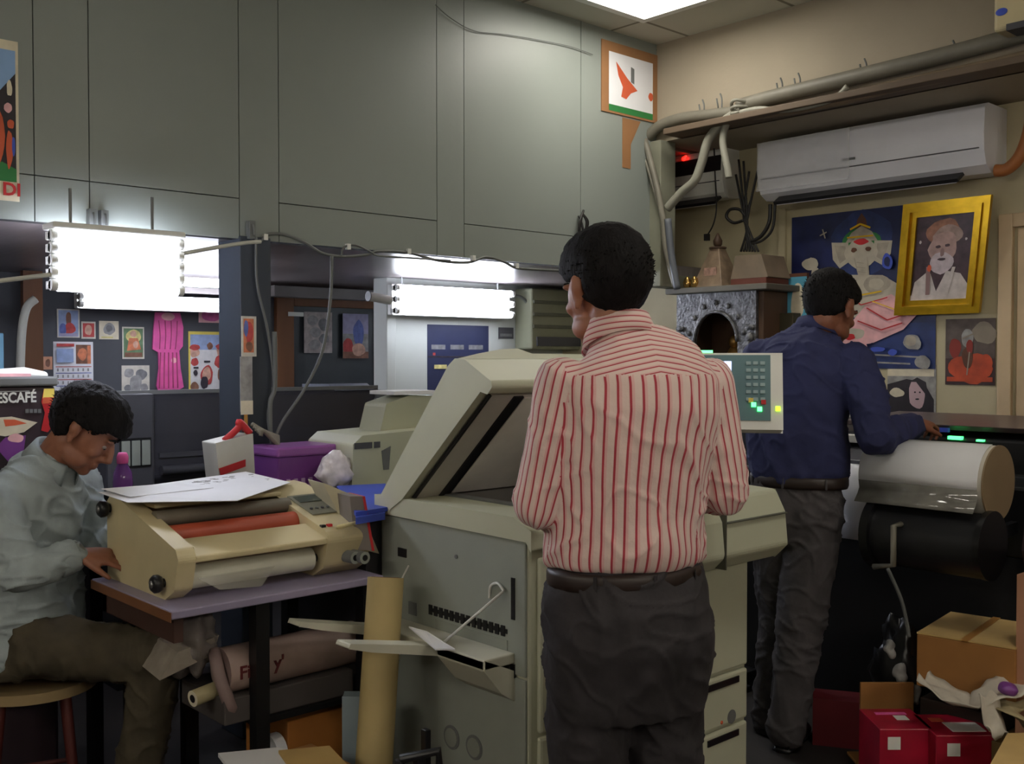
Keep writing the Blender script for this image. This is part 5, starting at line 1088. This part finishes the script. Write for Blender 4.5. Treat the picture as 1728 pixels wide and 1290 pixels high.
# ------------------------------------------------------------------ people
def remesh(mb, vox, smooth=6, fac=.5):
    me = bpy.data.meshes.new('tmp'); me.from_pydata([tuple(p) for p in mb.v], [], mb.f); me.update()
    o = bpy.data.objects.new('tmp', me); COL.objects.link(o)
    md = o.modifiers.new('r', 'REMESH'); md.mode = 'VOXEL'; md.voxel_size = vox; md.use_smooth_shade = True
    if smooth:
        s = o.modifiers.new('s', 'SMOOTH'); s.iterations = smooth; s.factor = fac
    bpy.context.view_layer.update()
    ev = bpy.data.meshes.new_from_object(o.evaluated_get(bpy.context.evaluated_depsgraph_get()))
    bpy.data.objects.remove(o); bpy.data.meshes.remove(me)
    return ev
def finish(me, name, mats, parent, plabel=None, matfn=None):
    off = OFF[parent.name]
    if matfn:
        for p in me.polygons: p.material_index = matfn(p.center)
    for p in me.polygons: p.use_smooth = True
    for v in me.vertices: v.co = v.co - off
    me.materials.clear()
    for m_ in (mats if isinstance(mats, (list, tuple)) else [mats]): me.materials.append(m_)
    me.name = name
    o = bpy.data.objects.new(name, me); COL.objects.link(o); o.parent = parent; OFF[o.name] = off
    if plabel: o['label'] = plabel
    return o
def displace(me, fn):
    nn = [v.normal.copy() for v in me.vertices]
    for v, n in zip(me.vertices, nn): v.co = v.co + n * fn(v.co.copy(), n)
def fold(p, seed, amp=.006, sx=9, sz=5, d=(.5, .3, 1)):
    w_ = noise.noise_vector(p*3.1 + V((seed, 0, 0)))*.10
    q = V((p.x*sx + p.z*2.5, p.y*sx - p.z*2.0, p.z*sz + seed*7.3)) + w_*sx
    a = noise.noise(q); b = noise.noise(q*2.3 + V((5, 1, seed))); c = noise.noise(V((q.x*1.2 + q.z, q.y*1.2, q.z*2.2 + 4)))
    r = 1 - abs(a)*2.6; r2 = max(0, 1 - abs(c)*5)**2
    return amp*(r*.8 + b*.45 + r2*.7) - amp*.5

class Head:
    def __init__(s, c, face, up, k=1.0):
        s.c = V(c); s.f = V(face).normalized(); s.u = (V(up) - s.f*V(up).dot(s.f)).normalized(); s.r = s.f.cross(s.u); s.k = k
        s.M = Matrix((s.r, s.f, s.u)).transposed()
    def P(s, x, y, z): return s.c + (s.r*x + s.f*y + s.u*z)*s.k
    def e(s, mb, c, r, rot=None):
        k = s.k; M = s.M @ rot if rot else s.M
        mb.ell(s.P(*c), (r[0]*k, r[1]*k, r[2]*k), M, 0, 20, 14)
def head_mb(mb, H):
    E = lambda c, r, rot=None: H.e(mb, c, r, rot)
    E((0, -.018, .035), (.074, .094, .080)); E((0, .020, -.01), (.066, .070, .075)); E((0, .035, -.055), (.054, .052, .055))
    E((0, .068, -.098), (.024, .020, .018)); E((0, .040, -.085), (.043, .045, .030))
    for sx in (-1, 1):
        E((sx*.040, .030, -.075), (.020, .040, .028)); E((sx*.036, .062, -.030), (.022, .020, .018))
        E((sx*.028, .080, .020), (.024, .012, .008)); E((sx*.012, .088, -.044), (.009, .010, .008))
        # ear: bowl with rim and lobe
        R = Matrix.Rotation(sx*math.radians(-22), 3, 'Z')
        E((sx*.076, -.008, -.012), (.007, .017, .030), R); E((sx*.083, -.016, .004), (.006, .016, .022), R); E((sx*.077, -.003, -.038), (.007, .009, .011), R)
    mb.loft([H.P(0, .082, .012), H.P(0, .096, -.012), H.P(0, .110, -.034), H.P(0, .088, -.048)], [.007*H.k, .010*H.k, .014*H.k, .012*H.k], [.010*H.k, .013*H.k, .012*H.k, .008*H.k], H.r, 14)
    E((0, .106, -.036), (.013, .011, .010))
    E((0, .086, -.066), (.022, .010, .006)); E((0, .085, -.076), (.019, .010, .007))
def hair_mesh(H, line, seed, vol=.012, tuft=.007, nst=500, slen=.02):
    """line(x,y,z)->True where hair covers, in head units"""
    mb = MB(); nu, nv = 72, 48; vs = []; keep = {}
    for j in range(nv + 1):
        ph = math.pi*j/nv
        for i in range(nu):
            th = 2*math.pi*i/nu; d = V((math.sin(ph)*math.cos(th), math.sin(ph)*math.sin(th), math.cos(ph)))
            x, y, z = d.x*.076, -.016 + d.y*.097, .030 + d.z*(.084 if d.z > 0 else .095)
            on = line(x, y, z)
            g = vol*(.75 + .6*max(0, d.z)) + tuft*noise.noise(V((x*60, y*60, z*35 + seed))) + tuft*.8*noise.noise(V((x*150, y*150, z*60 + seed)))
            g = g if on > 0 else -.014
            if 0 < on < .006: g *= on/.006
            if on > 0: g *= 1 + .9*max(0, y)/.08
            q = V((x, y, z)) + d*g
            vs.append(H.P(*q))
    fs = [(j*nu + i, (j+1)*nu + i, (j+1)*nu + (i+1) % nu, j*nu + (i+1) % nu) for j in range(nv) for i in range(nu)]
    mb.add(vs, fs, 0, True)
    rnd = random.Random(seed)
    for k in range(nst):
        th = rnd.uniform(0, 2*math.pi); ph = math.acos(rnd.uniform(-.55, 1)); d = V((math.sin(ph)*math.cos(th), math.sin(ph)*math.sin(th), math.cos(ph)))
        x, y, z = d.x*.076, -.016 + d.y*.097, .030 + d.z*.084
        if line(x, y, z) <= .004: continue
        b = V((x, y, z)) + d*vol*.8; t = (d + V((rnd.uniform(-.5, .5), rnd.uniform(-.3, .8), rnd.uniform(-.3, .7)))).normalized()
        s_ = t.orthogonal().normalized()*.0022; s2 = t.cross(s_).normalized()*.0022; L_ = slen*rnd.uniform(.5, 1.2)
        tip = b + t*L_ + V((0, .2, -.35))*L_*rnd.uniform(0, .6)
        mb.add([H.P(*(b + s_)), H.P(*(b - s_)), H.P(*(b + s2)), H.P(*tip)], [(0, 1, 3), (1, 2, 3), (2, 0, 3), (0, 2, 1)], 0, True)
    return mb
def hand_mb(mb, w, d, n, side, curl=(35, 40, 45, 50), spread=1, k=1.0, thumb=35):
    """w wrist, d pointing direction, n palm-facing normal, side: +1 thumb along d x n, -1 opposite"""
    d = V(d).normalized(); n = (V(n) - d*V(n).dot(d)).normalized(); s = d.cross(n)*side
    W = V(w)
    mb.loft([W - d*.01, W + d*.02*k, W + d*.055*k, W + d*.085*k], [.026*k, .033*k, .042*k, .040*k], [.019*k, .017*k, .015*k, .012*k], s, 18, sup=2.6)
    offs = (.031, .011, -.010, -.030); lens = ((.040, .024, .019), (.044, .028, .020), (.041, .026, .020), (.032, .020, .017))
    for o, ls, cu in zip(offs, lens, curl):
        p = W + d*.078*k + s*o*k; a = math.radians(cu*.5); dd = (d*math.cos(a) + n*math.sin(a)) ; dd = (dd + s*o*1.2*spread).normalized()
        pts = [p - d*.01, p]; r = [.0092*k, .0090*k]
        for q, L_ in enumerate(ls):
            p = p + dd*L_*k; pts.append(p); r.append((.0082, .0075, .0062)[q]*k)
            b = math.radians(cu*.75); ax_ = dd.cross(n); 
            ax_ = ax_.normalized() if ax_.length > .05 else s
            dd = (Quaternion(ax_, b) @ dd).normalized()
        mb.limb(pts, r, 0, 12)
    a = math.radians(thumb); p = W + d*.022*k + s*.026*k; dd = (d*math.cos(a) + s*math.sin(a) + n*.35).normalized()
    pts = [p - s*.012*k, p]; r = [.013*k, .012*k]
    for L_, rr in ((.034, .0105), (.028, .0088), (.02, .007)):
        p = p + dd*L_*k; pts.append(p); r.append(rr*k); dd = (dd + d*.25 + n*.15).normalized()
    mb.limb(pts, r, 0, 12)

def skin_mat(name, c): return mat(name, c, .5, var=.10, vscale=40, bump=.05, bscale=200)
hairm = mat('black_hair', (17, 14, 15), .75, var=.5, vscale=60, bump=.5, bscale=160, stretch=(1, 1, .3), spec=.2)

def striped_material():
    m_, nt, b = nodes_of('striped_shirt_cloth'); N = nt.nodes; L = nt.links
    at = N.new('ShaderNodeAttribute'); at.attribute_name = 'stripe'
    mo = N.new('ShaderNodeMath'); mo.operation = 'FRACT'; L.new(at.outputs['Fac'], mo.inputs[0])
    cr = N.new('ShaderNodeValToRGB'); cr.color_ramp.interpolation = 'LINEAR'
    e = cr.color_ramp.elements; base = rgb(216, 192, 184); rd = rgb(166, 44, 60); pk = rgb(214, 168, 164)
    e[0].position = 0; e[0].color = base; e[1].position = .30; e[1].color = base
    for pos, c in ((.36, rd), (.50, rd), (.56, pk), (.72, pk), (.78, base)):
        q = e.new(pos); q.color = c
    L.new(mo.outputs[0], cr.inputs[0]); L.new(cr.outputs[0], b.inputs['Base Color']); b.inputs['Roughness'].default_value = .8
    b.inputs['Sheen Weight'].default_value = .2
    tc = N.new('ShaderNodeTexCoord'); n2 = N.new('ShaderNodeTexNoise'); n2.inputs['Scale'].default_value = 14; n2.inputs['Detail'].default_value = 6; L.new(tc.outputs['Object'], n2.inputs['Vector'])
    bp = N.new('ShaderNodeBump'); bp.inputs['Strength'].default_value = .35; bp.inputs['Distance'].default_value = .02; L.new(n2.outputs['Fac'], bp.inputs['Height']); L.new(bp.outputs[0], b.inputs['Normal'])
    return m_
def cloth(name, c, var=.12, vs=18): 
    return mat(name, c, .85, var=var, vscale=vs, bump=.35, bscale=22)

def seg_dist(p, a, b):
    ab = b - a; t = max(0, min(1, (p - a).dot(ab)/ab.length_squared)); return (p - (a + ab*t)).length, t

def person(name, label, J):
    """J: dict of joints and radii, world coordinates"""
    root = empty(name, J['root'], label, 'person')
    H = Head(J['head'], J['face'], J['up'], J.get('hk', 1.0))
    s = .84
    tor = J['torso']          # list of (centre, a, b)
    C_ = [V(t[0]) for t in tor]; A = [t[1] for t in tor]; B = [t[2] for t in tor]; Rv = J['Rv']
    # --- skin body: one surface
    mb = MB(); head_mb(mb, H)
    mb.limb([J['neck'], H.P(0, -.018, -.06), H.P(0, -.012, -.02)], [J.get('nr', .058), .054, .05])
    mb.loft(C_, [a*s for a in A], [b*s for b in B], Rv, 28)
    for sd_ in ('L', 'R'):
        sh, el, wr = J[sd_+'sh'], J[sd_+'el'], J[sd_+'wr']
        mb.limb([sh, el, wr], [.045, .036, .026])
        hd, hn, th = J[sd_+'hand']
        mb.limb([wr, V(wr) + V(hd).normalized()*.02], [.026, .024])
        hand_mb(mb, V(wr) + V(hd).normalized()*.015, hd, hn, th, J.get('curl', (35, 40, 45, 50)), k=1.0)
        hp, kn, an = J[sd_+'hip'], J[sd_+'kn'], J[sd_+'an']
        mb.limb([hp, kn, an], [.062, .048, .034])
        mb.limb([an, V(an) + V((0, 0, -.03)), V(an) + J['foot'+sd_]*.13 + V((0, 0, -.055))], [.036, .034, .024])
    # eye sockets are kept shallow by the brow and cheek; eyes set in as children
    me = remesh(mb, .0048, 4)
    finish(me, 'body', J['skin'], root)
    for sx in (-1, 1):
        m = MB(); m.ell(H.P(sx*.030, .0735, -.003), (.0105, .0105, .0070), H.M, 0, 16, 10); m.ell(H.P(sx*.030, .0815, -.006), (.0050, .0032, .0045), H.M, 1, 12, 8)
        build(m, 'eye', [mat('eye_white', (150, 138, 130), .3, var=0), black], root)
        m = MB(); m.tube([H.P(sx*.014, .090, .022), H.P(sx*.030, .0905, .030), H.P(sx*.046, .078, .024)], .0035, n=6); build(m, 'eyebrow', hairm, root)
    m = hair_mesh(H, J['hairline'], J['seed'], J.get('hvol', .012), J.get('htuft', .007), J.get('hst', 500), J.get('hlen', .02))
    build(m, 'hair', hairm, root)
    # --- trousers
    mb = MB(); HI = J['hips']
    mb.loft([V(t[0]) for t in HI], [t[1] for t in HI], [t[2] for t in HI], J.get('RvH', Rv), 28)
    for sd_ in ('L', 'R'):
        hp, kn, an = V(J[sd_+'hip']), V(J[sd_+'kn']), V(J[sd_+'an'])
        r0, r1, r2 = J['legr']; mid = hp.lerp(kn, .5)
        mb.limb([hp, mid, kn, kn.lerp(an, .5), an + (kn - an).normalized()*.0], [r0, (r0 + r1)/2, r1, (r1 + r2)/2, r2])
    me = remesh(mb, .007, 8)
    sd0 = J['seed']
    displace(me, lambda p, n: fold(p, sd0 + 2, J.get('pfold', .008), 10, 6))
    finish(me, 'trousers', J['pants'], root)
    # --- shirt
    mb = MB(); hem = J.get('hem', 0)
    mb.loft(C_, A, B, Rv, 36)
    ua, fa, wa = J['sleeve']
    for sd_ in ('L', 'R'):
        sh, el, wr = V(J[sd_+'sh']), V(J[sd_+'el']), V(J[sd_+'wr'])
        mb.limb([sh, sh.lerp(el, .5), el, el.lerp(wr, .5), wr], [ua, (ua + fa)/2 + .002, fa, (fa + wa)/2, wa])
    me = remesh(mb, .006, 8)
    displace(me, lambda p, n: fold(p, sd0, J.get('sfold', .007), J.get('fsx', 9), J.get('fsz', 5)))
    shirt = finish(me, 'shirt', J['shirt'], root)
    # collar
    m = MB(); nb = V(J['collar'][0]); up_ = V(J['collar'][1]).normalized(); cr_ = J['collar'][2]; ch_ = J['collar'][3]; fdir = J['cf']; fdir = (V(fdir) - up_*V(fdir).dot(up_)).normalized(); sdv = fdir.cross(up_)
    n = 40; R0, R1, R2, R3 = [], [], [], []
    for k in range(n + 1):
        th = math.radians(22) + (2*math.pi - math.radians(44))*k/n   # open at the front
        dd = fdir*math.cos(th) + sdv*math.sin(th); bk = .5 - .5*math.cos(th)
        R0.append(nb + dd*(cr_*1.0) + up_*(-.02)); R1.append(nb + dd*cr_*.93 + up_*ch_*(.55 + .45*bk)); R2.append(nb + dd*(cr_*1.08) + up_*ch_*(.5 + .42*bk)); R3.append(nb + dd*(cr_*1.30) + up_*(-.012 - .03*(1 - bk)))
    vs = R0 + R1 + R2 + R3; q = n + 1
    m.add(vs, [(j*q + i, j*q + i + 1, (j+1)*q + i + 1, (j+1)*q + i) for j in range(3) for i in range(n)], 0, True)
    col = build(m, 'collar', J['shirt'], root, solid=.003)
    if J.get('belt'):
        c0, a0, b0 = J['belt']; m = MB(); zt = V((0, 0, .021)); m.loft([V(c0) - zt, V(c0) - zt*.5, V(c0) + zt*.5, V(c0) + zt], [a0, a0 + .004, a0 + .004, a0], [b0, b0 + .004, b0 + .004, b0], Rv, 40)
        bl = build(m, 'belt', mat('brown_leather_belt', (40, 28, 24), .45), root)
        for ang_ in J.get('loops', (-90, -40, -140)):
            t = math.radians(ang_); F_ = Rv.cross(V((0, 0, 1))) * -1
            q_ = V(c0) + Rv*math.cos(t)*(a0 + .006) + (V((0, 0, 1)).cross(Rv))*math.sin(t)*(b0 + .006)
            m = MB(); tg = V((0, 0, 1)).cross((q_ - V(c0)).normalized()); m.prism([q_ - tg*.004 - V((0, 0, .019)), q_ + tg*.004 - V((0, 0, .019)), q_ + tg*.004 + V((0, 0, .019)), q_ - tg*.004 + V((0, 0, .019))], (q_ - V(c0)).normalized()*.001)
            build(m, 'belt_loop', J['pants'], bl)
    for sd_ in ('L', 'R'):
        an = V(J[sd_+'an']); fd = J['foot'+sd_].normalized(); m = MB()
        hl = an - fd*.05; hl.z = 0; 
        pts = [hl + V((0, 0, .035)), hl + fd*.05 + V((0, 0, .045)), hl + fd*.13 + V((0, 0, .04)), hl + fd*.22 + V((0, 0, .028)), hl + fd*.275 + V((0, 0, .022))]
        rv_ = fd.cross(V((0, 0, 1)))
        m.loft(pts, [.028, .038, .042, .044, .02], [.032, .044, .038, .026, .014], rv_, 20)
        m.loft([p*1 + V((0, 0, .008 - p.z)) for p in pts], [.03, .04, .043, .045, .024], [.008]*5, rv_, 16, 1)
        build(m, 'shoe', [J['shoe'], black], root)
    return root, shirt, col, H

def line_std(x, y, z):
    """hair region: above a line rising to the forehead, dropping to the nape"""
    lim = .052 if y > .055 else (.052 + (y - .055)*1.1 if y > .0 else (-.0085 + y*1.15))
    lim = max(lim, -.062)
    if abs(x) > .066 and y > -.03 and y < .03: lim = max(lim, .012)
    return z - lim

# ---- man in striped shirt
hd = math.radians(20); F1 = FW*math.cos(hd) - RT*math.sin(hd); R1 = RT*math.cos(hd) + FW*math.sin(hd)
D1 = 2.30
def c1(x, z, df=0): return CW(x, D1, z) + F1*df
T1 = [(c1(.253, .940), .176, .118), (c1(.253, .952), .186, .128), (c1(.253, .985), .190, .136), (c1(.252, 1.05, -.005), .184, .132), (c1(.253, 1.13, -.01), .186, .130), (c1(.258, 1.21, -.015), .194, .130), (c1(.268, 1.29, -.015), .202, .128), (c1(.272, 1.345, -.01), .198, .118), (c1(.270, 1.385, 0), .168, .102), (c1(.262, 1.42, .01), .118, .082), (c1(.250, 1.455, .02), .072, .064), (c1(.247, 1.475, .025), .060, .058)]
hy = math.radians(31); hf = (FW*math.cos(hy) - RT*math.sin(hy) - V((0, 0, .18))).normalized()
J1 = dict(root=CW(.255, D1, 0), head=CW(.208, D1 + .035, 1.555), face=hf, up=V((0, 0, 1)) - RT*.02, neck=c1(.247, 1.46, .02), torso=T1, Rv=R1, hk=1.07,
    Lsh=c1(.262, 1.335) - R1*.158, Rsh=c1(.270, 1.335) + R1*.178, Lel=CW(.060, 2.24, 1.085), Rel=CW(.480, 2.36, 1.095), Lwr=CW(.10, 2.47, 1.06), Rwr=CW(.375, 2.57, 1.06),
    Lhand=(F1 + RT*.2, V((0, 0, -1)), -1), Rhand=(F1 - RT*.5, V((0, 0, -1)), 1),
    Lhip=c1(.255, .86) - R1*.092, Rhip=c1(.255, .86) + R1*.092, Lkn=CW(.168, D1 - .02, .48), Rkn=CW(.345, D1 + .04, .48), Lan=CW(.160, D1 - .03, .09), Ran=CW(.352, D1 + .04, .09),
    footL=F1, footR=FW*.98 + RT*.1, hips=[(c1(.253, .94), .174, .116), (c1(.253, .90, -.003), .180, .125), (c1(.255, .84, -.015), .192, .138), (c1(.258, .78, -.018), .196, .138), (c1(.258, .70, -.01), .192, .125), (c1(.257, .62, -.005), .184, .11)],
    legr=(.104, .087, .066), sleeve=(.066, .058, .045), hairline=line_std, seed=3, hvol=.015, htuft=.003, hst=700, hlen=.007,
    skin=skin_mat('brown_skin', (148, 96, 72)), shirt=striped_material(), pants=cloth('charcoal_trousers', (44, 40, 43), .2), shoe=black,
    collar=(c1(.246, 1.452, .022), V((0, 0, 1)) + F1*.25, .066, .040), cf=hf, belt=(c1(.253, .920), .180, .122), loops=(-88, -50, -130), sfold=.0065, fsx=8, fsz=3.5)
man1, sh1, col1, H1 = person('person', 'man in red and white striped shirt and charcoal trousers standing at photocopier, back turned', J1)
# stripe coordinate per face corner
def stripes(o, J, is_collar=False):
    me = o.data; off = OFF['person'] if False else OFF[o.name]
    at = me.attributes.new('stripe', 'FLOAT', 'CORNER')
    if is_collar:
        nb, up_ = V(J['collar'][0]), V(J['collar'][1]).normalized()
        for p in me.polygons:
            for li in p.loop_indices:
                w = me.vertices[me.loops[li].vertex_index].co + off; at.data[li].value = (w - nb).dot(up_)/.0135 + 5
        return
    Rv = J['Rv']; Fv = V((0, 0, 1)).cross(Rv)
    segs = []
    for s_ in ('L', 'R'):
        segs.append((V(J[s_+'sh']), V(J[s_+'el']), J['sleeve'][0], J['sleeve'][1])); segs.append((V(J[s_+'el']), V(J[s_+'wr']), J['sleeve'][1], J['sleeve'][2]))
    zc = [(t[0].z, t[0], t[1], t[2]) for t in J['torso']]
    def axis(z):
        for (z0, c0, a0, b0), (z1, c1_, a1, b1) in zip(zc[:-1], zc[1:]):
            if z <= z1: break
        t = max(0, min(1, (z - z0)/(z1 - z0))); return c0.lerp(c1_, t), a0 + (a1-a0)*t, b0 + (b1-b0)*t
    for p in me.polygons:
        c = p.center + off; cc, a, b_ = axis(c.z); dv = c - cc
        tr_ = math.hypot(dv.dot(Rv)/a, dv.dot(Fv)/b_)
        best = None
        for (s0, s1, r0, r1) in segs:
            d, t = seg_dist(c, s0, s1); rr = r0 + (r1 - r0)*t
            if best is None or d/rr < best[0]: best = (d/rr, s0, s1, rr, t)
        arm = best[0] < tr_*1.06 and tr_ > 1.03
        if best[4] < .12 and c.z > 1.30: arm = abs(dv.dot(Rv)) > .185
        yoke = (c.z > 1.362 + .0) and not arm
        for li in p.loop_indices:
            w = me.vertices[me.loops[li].vertex_index].co + off
            if arm:
                ax_ = (best[2] - best[1]).normalized(); v = w - best[1]; v = v - ax_*v.dot(ax_)
                e1 = F1.cross(ax_).normalized(); e2 = ax_.cross(e1)
                th = math.atan2(v.dot(e2), v.dot(e1))
                cth = math.atan2((c - best[1]).dot(e2), (c - best[1]).dot(e1))
                if th - cth > math.pi: th -= 2*math.pi
                if th - cth < -math.pi: th += 2*math.pi
                val = th*.060/.0185
            elif yoke:
                dv2 = w - J['torso'][7][0]; val = (w.z*1.0 + dv2.dot(Fv)*.30 + abs(dv2.dot(Rv))*.20)/.0140
            else:
                cx_, a2, b2 = axis(w.z); dv2 = w - cx_
                th = math.atan2(dv2.dot(Fv)/b2, dv2.dot(Rv)/a2) + math.pi/2
                cth = math.atan2(dv.dot(Fv)/b_, dv.dot(Rv)/a) + math.pi/2
                if th - cth > math.pi: th -= 2*math.pi
                if th - cth < -math.pi: th += 2*math.pi
                val = th*.160/.0225
            at.data[li].value = val + 100
stripes(sh1, J1); stripes(col1, J1, True)
# seam of the yoke
# ---- man in dark blue shirt
h2 = math.radians(40); F2 = FW*math.cos(h2) + RT*math.sin(h2); R2 = RT*math.cos(h2) - FW*math.sin(h2)
def p2(px, py, d): return Pd(px, py, d)
D2 = 3.75
T2 = [(p2(1347, 812, D2), .176, .120), (p2(1347, 795, D2), .190, .132), (p2(1345, 760, D2), .186, .130), (p2(1342, 710, D2), .188, .130), (p2(1346, 660, D2), .200, .132), (p2(1356, 620, D2), .204, .128), (p2(1364, 595, D2), .180, .112), (p2(1370, 575, D2 + .02), .120, .088), (p2(1377, 558, D2 + .03), .074, .066), (p2(1381, 548, D2 + .03), .06, .058)]
f2 = (FW*math.cos(math.radians(52)) + RT*math.sin(math.radians(52)) - V((0, 0, .48))).normalized()
J2 = dict(root=V((p2(1340, 800, D2).x, p2(1340, 800, D2).y, 0)), head=p2(1403, 520, D2 + .02), face=f2, up=V((0, 0, 1)) + F2*.2, neck=p2(1380, 556, D2 + .03), torso=T2, Rv=R2, hk=1.06,
    Lsh=p2(1360, 606, D2) - R2*.172, Rsh=p2(1360, 612, D2) + R2*.185, Lel=p2(1300, 720, 3.98), Rel=p2(1480, 738, 3.52), Lwr=p2(1380, 725, 4.08), Rwr=p2(1536, 720, 3.70),
    Lhand=(F2, V((0, 0, -1)), -1), Rhand=(RT*.8 + FW*.6 + V((0, 0, .1)), V((0, 0, -1)) + FW*.3, -1), curl=(55, 60, 62, 66),
    Lhip=p2(1340, 855, D2) - R2*.082, Rhip=p2(1340, 855, D2) + R2*.082, Lkn=p2(1322, 1030, 3.86), Rkn=p2(1354, 1030, 3.70), Lan=p2(1300, 1215, 3.86), Ran=p2(1326, 1232, 3.68),
    footL=F2, footR=(F2*.6 + FW*-.0 - RT*.1).normalized(), hips=[(p2(1345, 808, D2), .170, .116), (p2(1343, 830, D2), .172, .120), (p2(1340, 860, D2), .176, .126), (p2(1338, 890, D2), .174, .122), (p2(1337, 915, D2), .165, .11)],
    legr=(.100, .088, .068), sleeve=(.074, .064, .048), hairline=line_std, seed=8, hvol=.014, htuft=.003, hst=500, hlen=.012,
    skin=skin_mat('dark_brown_skin', (128, 78, 58)), shirt=cloth('navy_shirt', (42, 46, 86), .1), pants=cloth('grey_trousers', (72, 68, 70), .18), shoe=black,
    collar=(p2(1378, 557, D2 + .03), V((0, 0, 1)) + F2*.25, .067, .038), cf=F2, belt=(p2(1347, 810, D2), .178, .122), sfold=.009, pfold=.009)
person('person', 'man in dark blue shirt and grey trousers leaning over plotter', J2)
# ---- seated man
D3 = 3.05; F3 = (RT*.97 - FW*.24).normalized(); R3 = (-FW*.97 - RT*.24).normalized()
f3 = (RT*.80 + FW*.10 + V((0, 0, -.68))).normalized()
T3 = [(p2(40, 1105, D3), .172, .135), (p2(42, 1080, D3), .186, .150), (p2(42, 1020, D3), .182, .150), (p2(40, 960, D3), .182, .140), (p2(46, 900, D3), .190, .132), (p2(58, 850, D3), .196, .122), (p2(70, 815, D3), .170, .104), (p2(80, 793, D3), .115, .082), (p2(91, 775, D3), .070, .064), (p2(97, 766, D3), .06, .058)]
J3 = dict(root=V((p2(45, 1100, D3).x, p2(45, 1100, D3).y, 0)), head=p2(146, 724, D3 - .01), face=f3, up=V((0, 0, 1)), neck=p2(96, 772, D3), torso=T3, Rv=R3, hk=1.0,
    Rsh=p2(62, 838, D3) + R3*.170, Lsh=p2(70, 830, D3) - R3*.170, Rel=p2(34, 972, 2.80), Lel=p2(165, 930, 3.22), Rwr=p2(122, 938, 2.90), Lwr=p2(200, 905, 3.12),
    Rhand=(RT + FW*.35 + V((0, 0, -.1)), V((0, 0, -1)) + FW*.4, -1), Lhand=(RT - FW*.5, V((0, 0, -1)), 1), curl=(45, 50, 55, 60),
    Rhip=p2(60, 1092, D3 - .10), Lhip=p2(60, 1092, D3 + .10), Rkn=p2(268, 1108, 2.94), Lkn=p2(262, 1098, 3.16), Ran=p2(222, 1352, 2.96), Lan=p2(240, 1320, 3.20),
    footL=F3, footR=F3, hips=[(p2(40, 1060, D3), .160, .12), (p2(40, 1085, D3), .178, .14), (p2(42, 1110, D3), .186, .15), (p2(44, 1128, D3), .17, .13)],
    legr=(.092, .074, .060), sleeve=(.070, .060, .042), hairline=lambda x, y, z: line_std(x, y, z) + (.016 if y > .03 else 0), seed=5, hvol=.017, htuft=.004, hst=700, hlen=.012,
    skin=skin_mat('warm_brown_skin', (142, 92, 70)), shirt=cloth('pale_blue_grey_shirt', (150, 160, 162), .06, 30), pants=cloth('olive_brown_trousers', (70, 62, 46), .2), shoe=mat('dark_shoe', (40, 32, 30), .5),
    collar=(p2(91, 777, D3), V((0, 0, 1)) + F3*.6, .066, .040), cf=F3, sfold=.013, fsx=8, fsz=8, pfold=.010)
man3, _, _, _ = person('person', 'seated man in pale grey-blue shirt bending over work beside laminator table', J3)

# turned-back cuff and metal wristwatch of the seated man
w0 = V(J3['Rwr']); e0 = V(J3['Rel']); dd = (w0 - e0).normalized()
m = MB(); m.loft([w0 - dd*.045, w0 - dd*.04, w0 + dd*.006, w0 + dd*.010], [.046, .050, .047, .042], [.046, .050, .047, .042], V((0, 0, 1)), 24); build(m, 'cuff', J3['shirt'], man3)
m = MB(); m.loft([w0 + dd*.012, w0 + dd*.014, w0 + dd*.026, w0 + dd*.028], [.030, .033, .033, .030], [.030, .033, .033, .030], V((0, 0, 1)), 24); build(m, 'wristwatch', steel, man3)
# ------------------------------------------------------------------ world and view
w = bpy.data.worlds.new('world'); SC.world = w; w.use_nodes = True
w.node_tree.nodes['Background'].inputs[0].default_value = (.05, .05, .055, 1); w.node_tree.nodes['Background'].inputs[1].default_value = .3
SC.view_settings.view_transform = 'Standard'; SC.view_settings.look = 'None'; SC.view_settings.gamma = 1; SC.view_settings.use_curve_mapping = False
SC.view_settings.exposure = 0.2
SC.cycles.use_denoising = True
SC.cycles.max_bounces = 8; SC.cycles.diffuse_bounces = 4
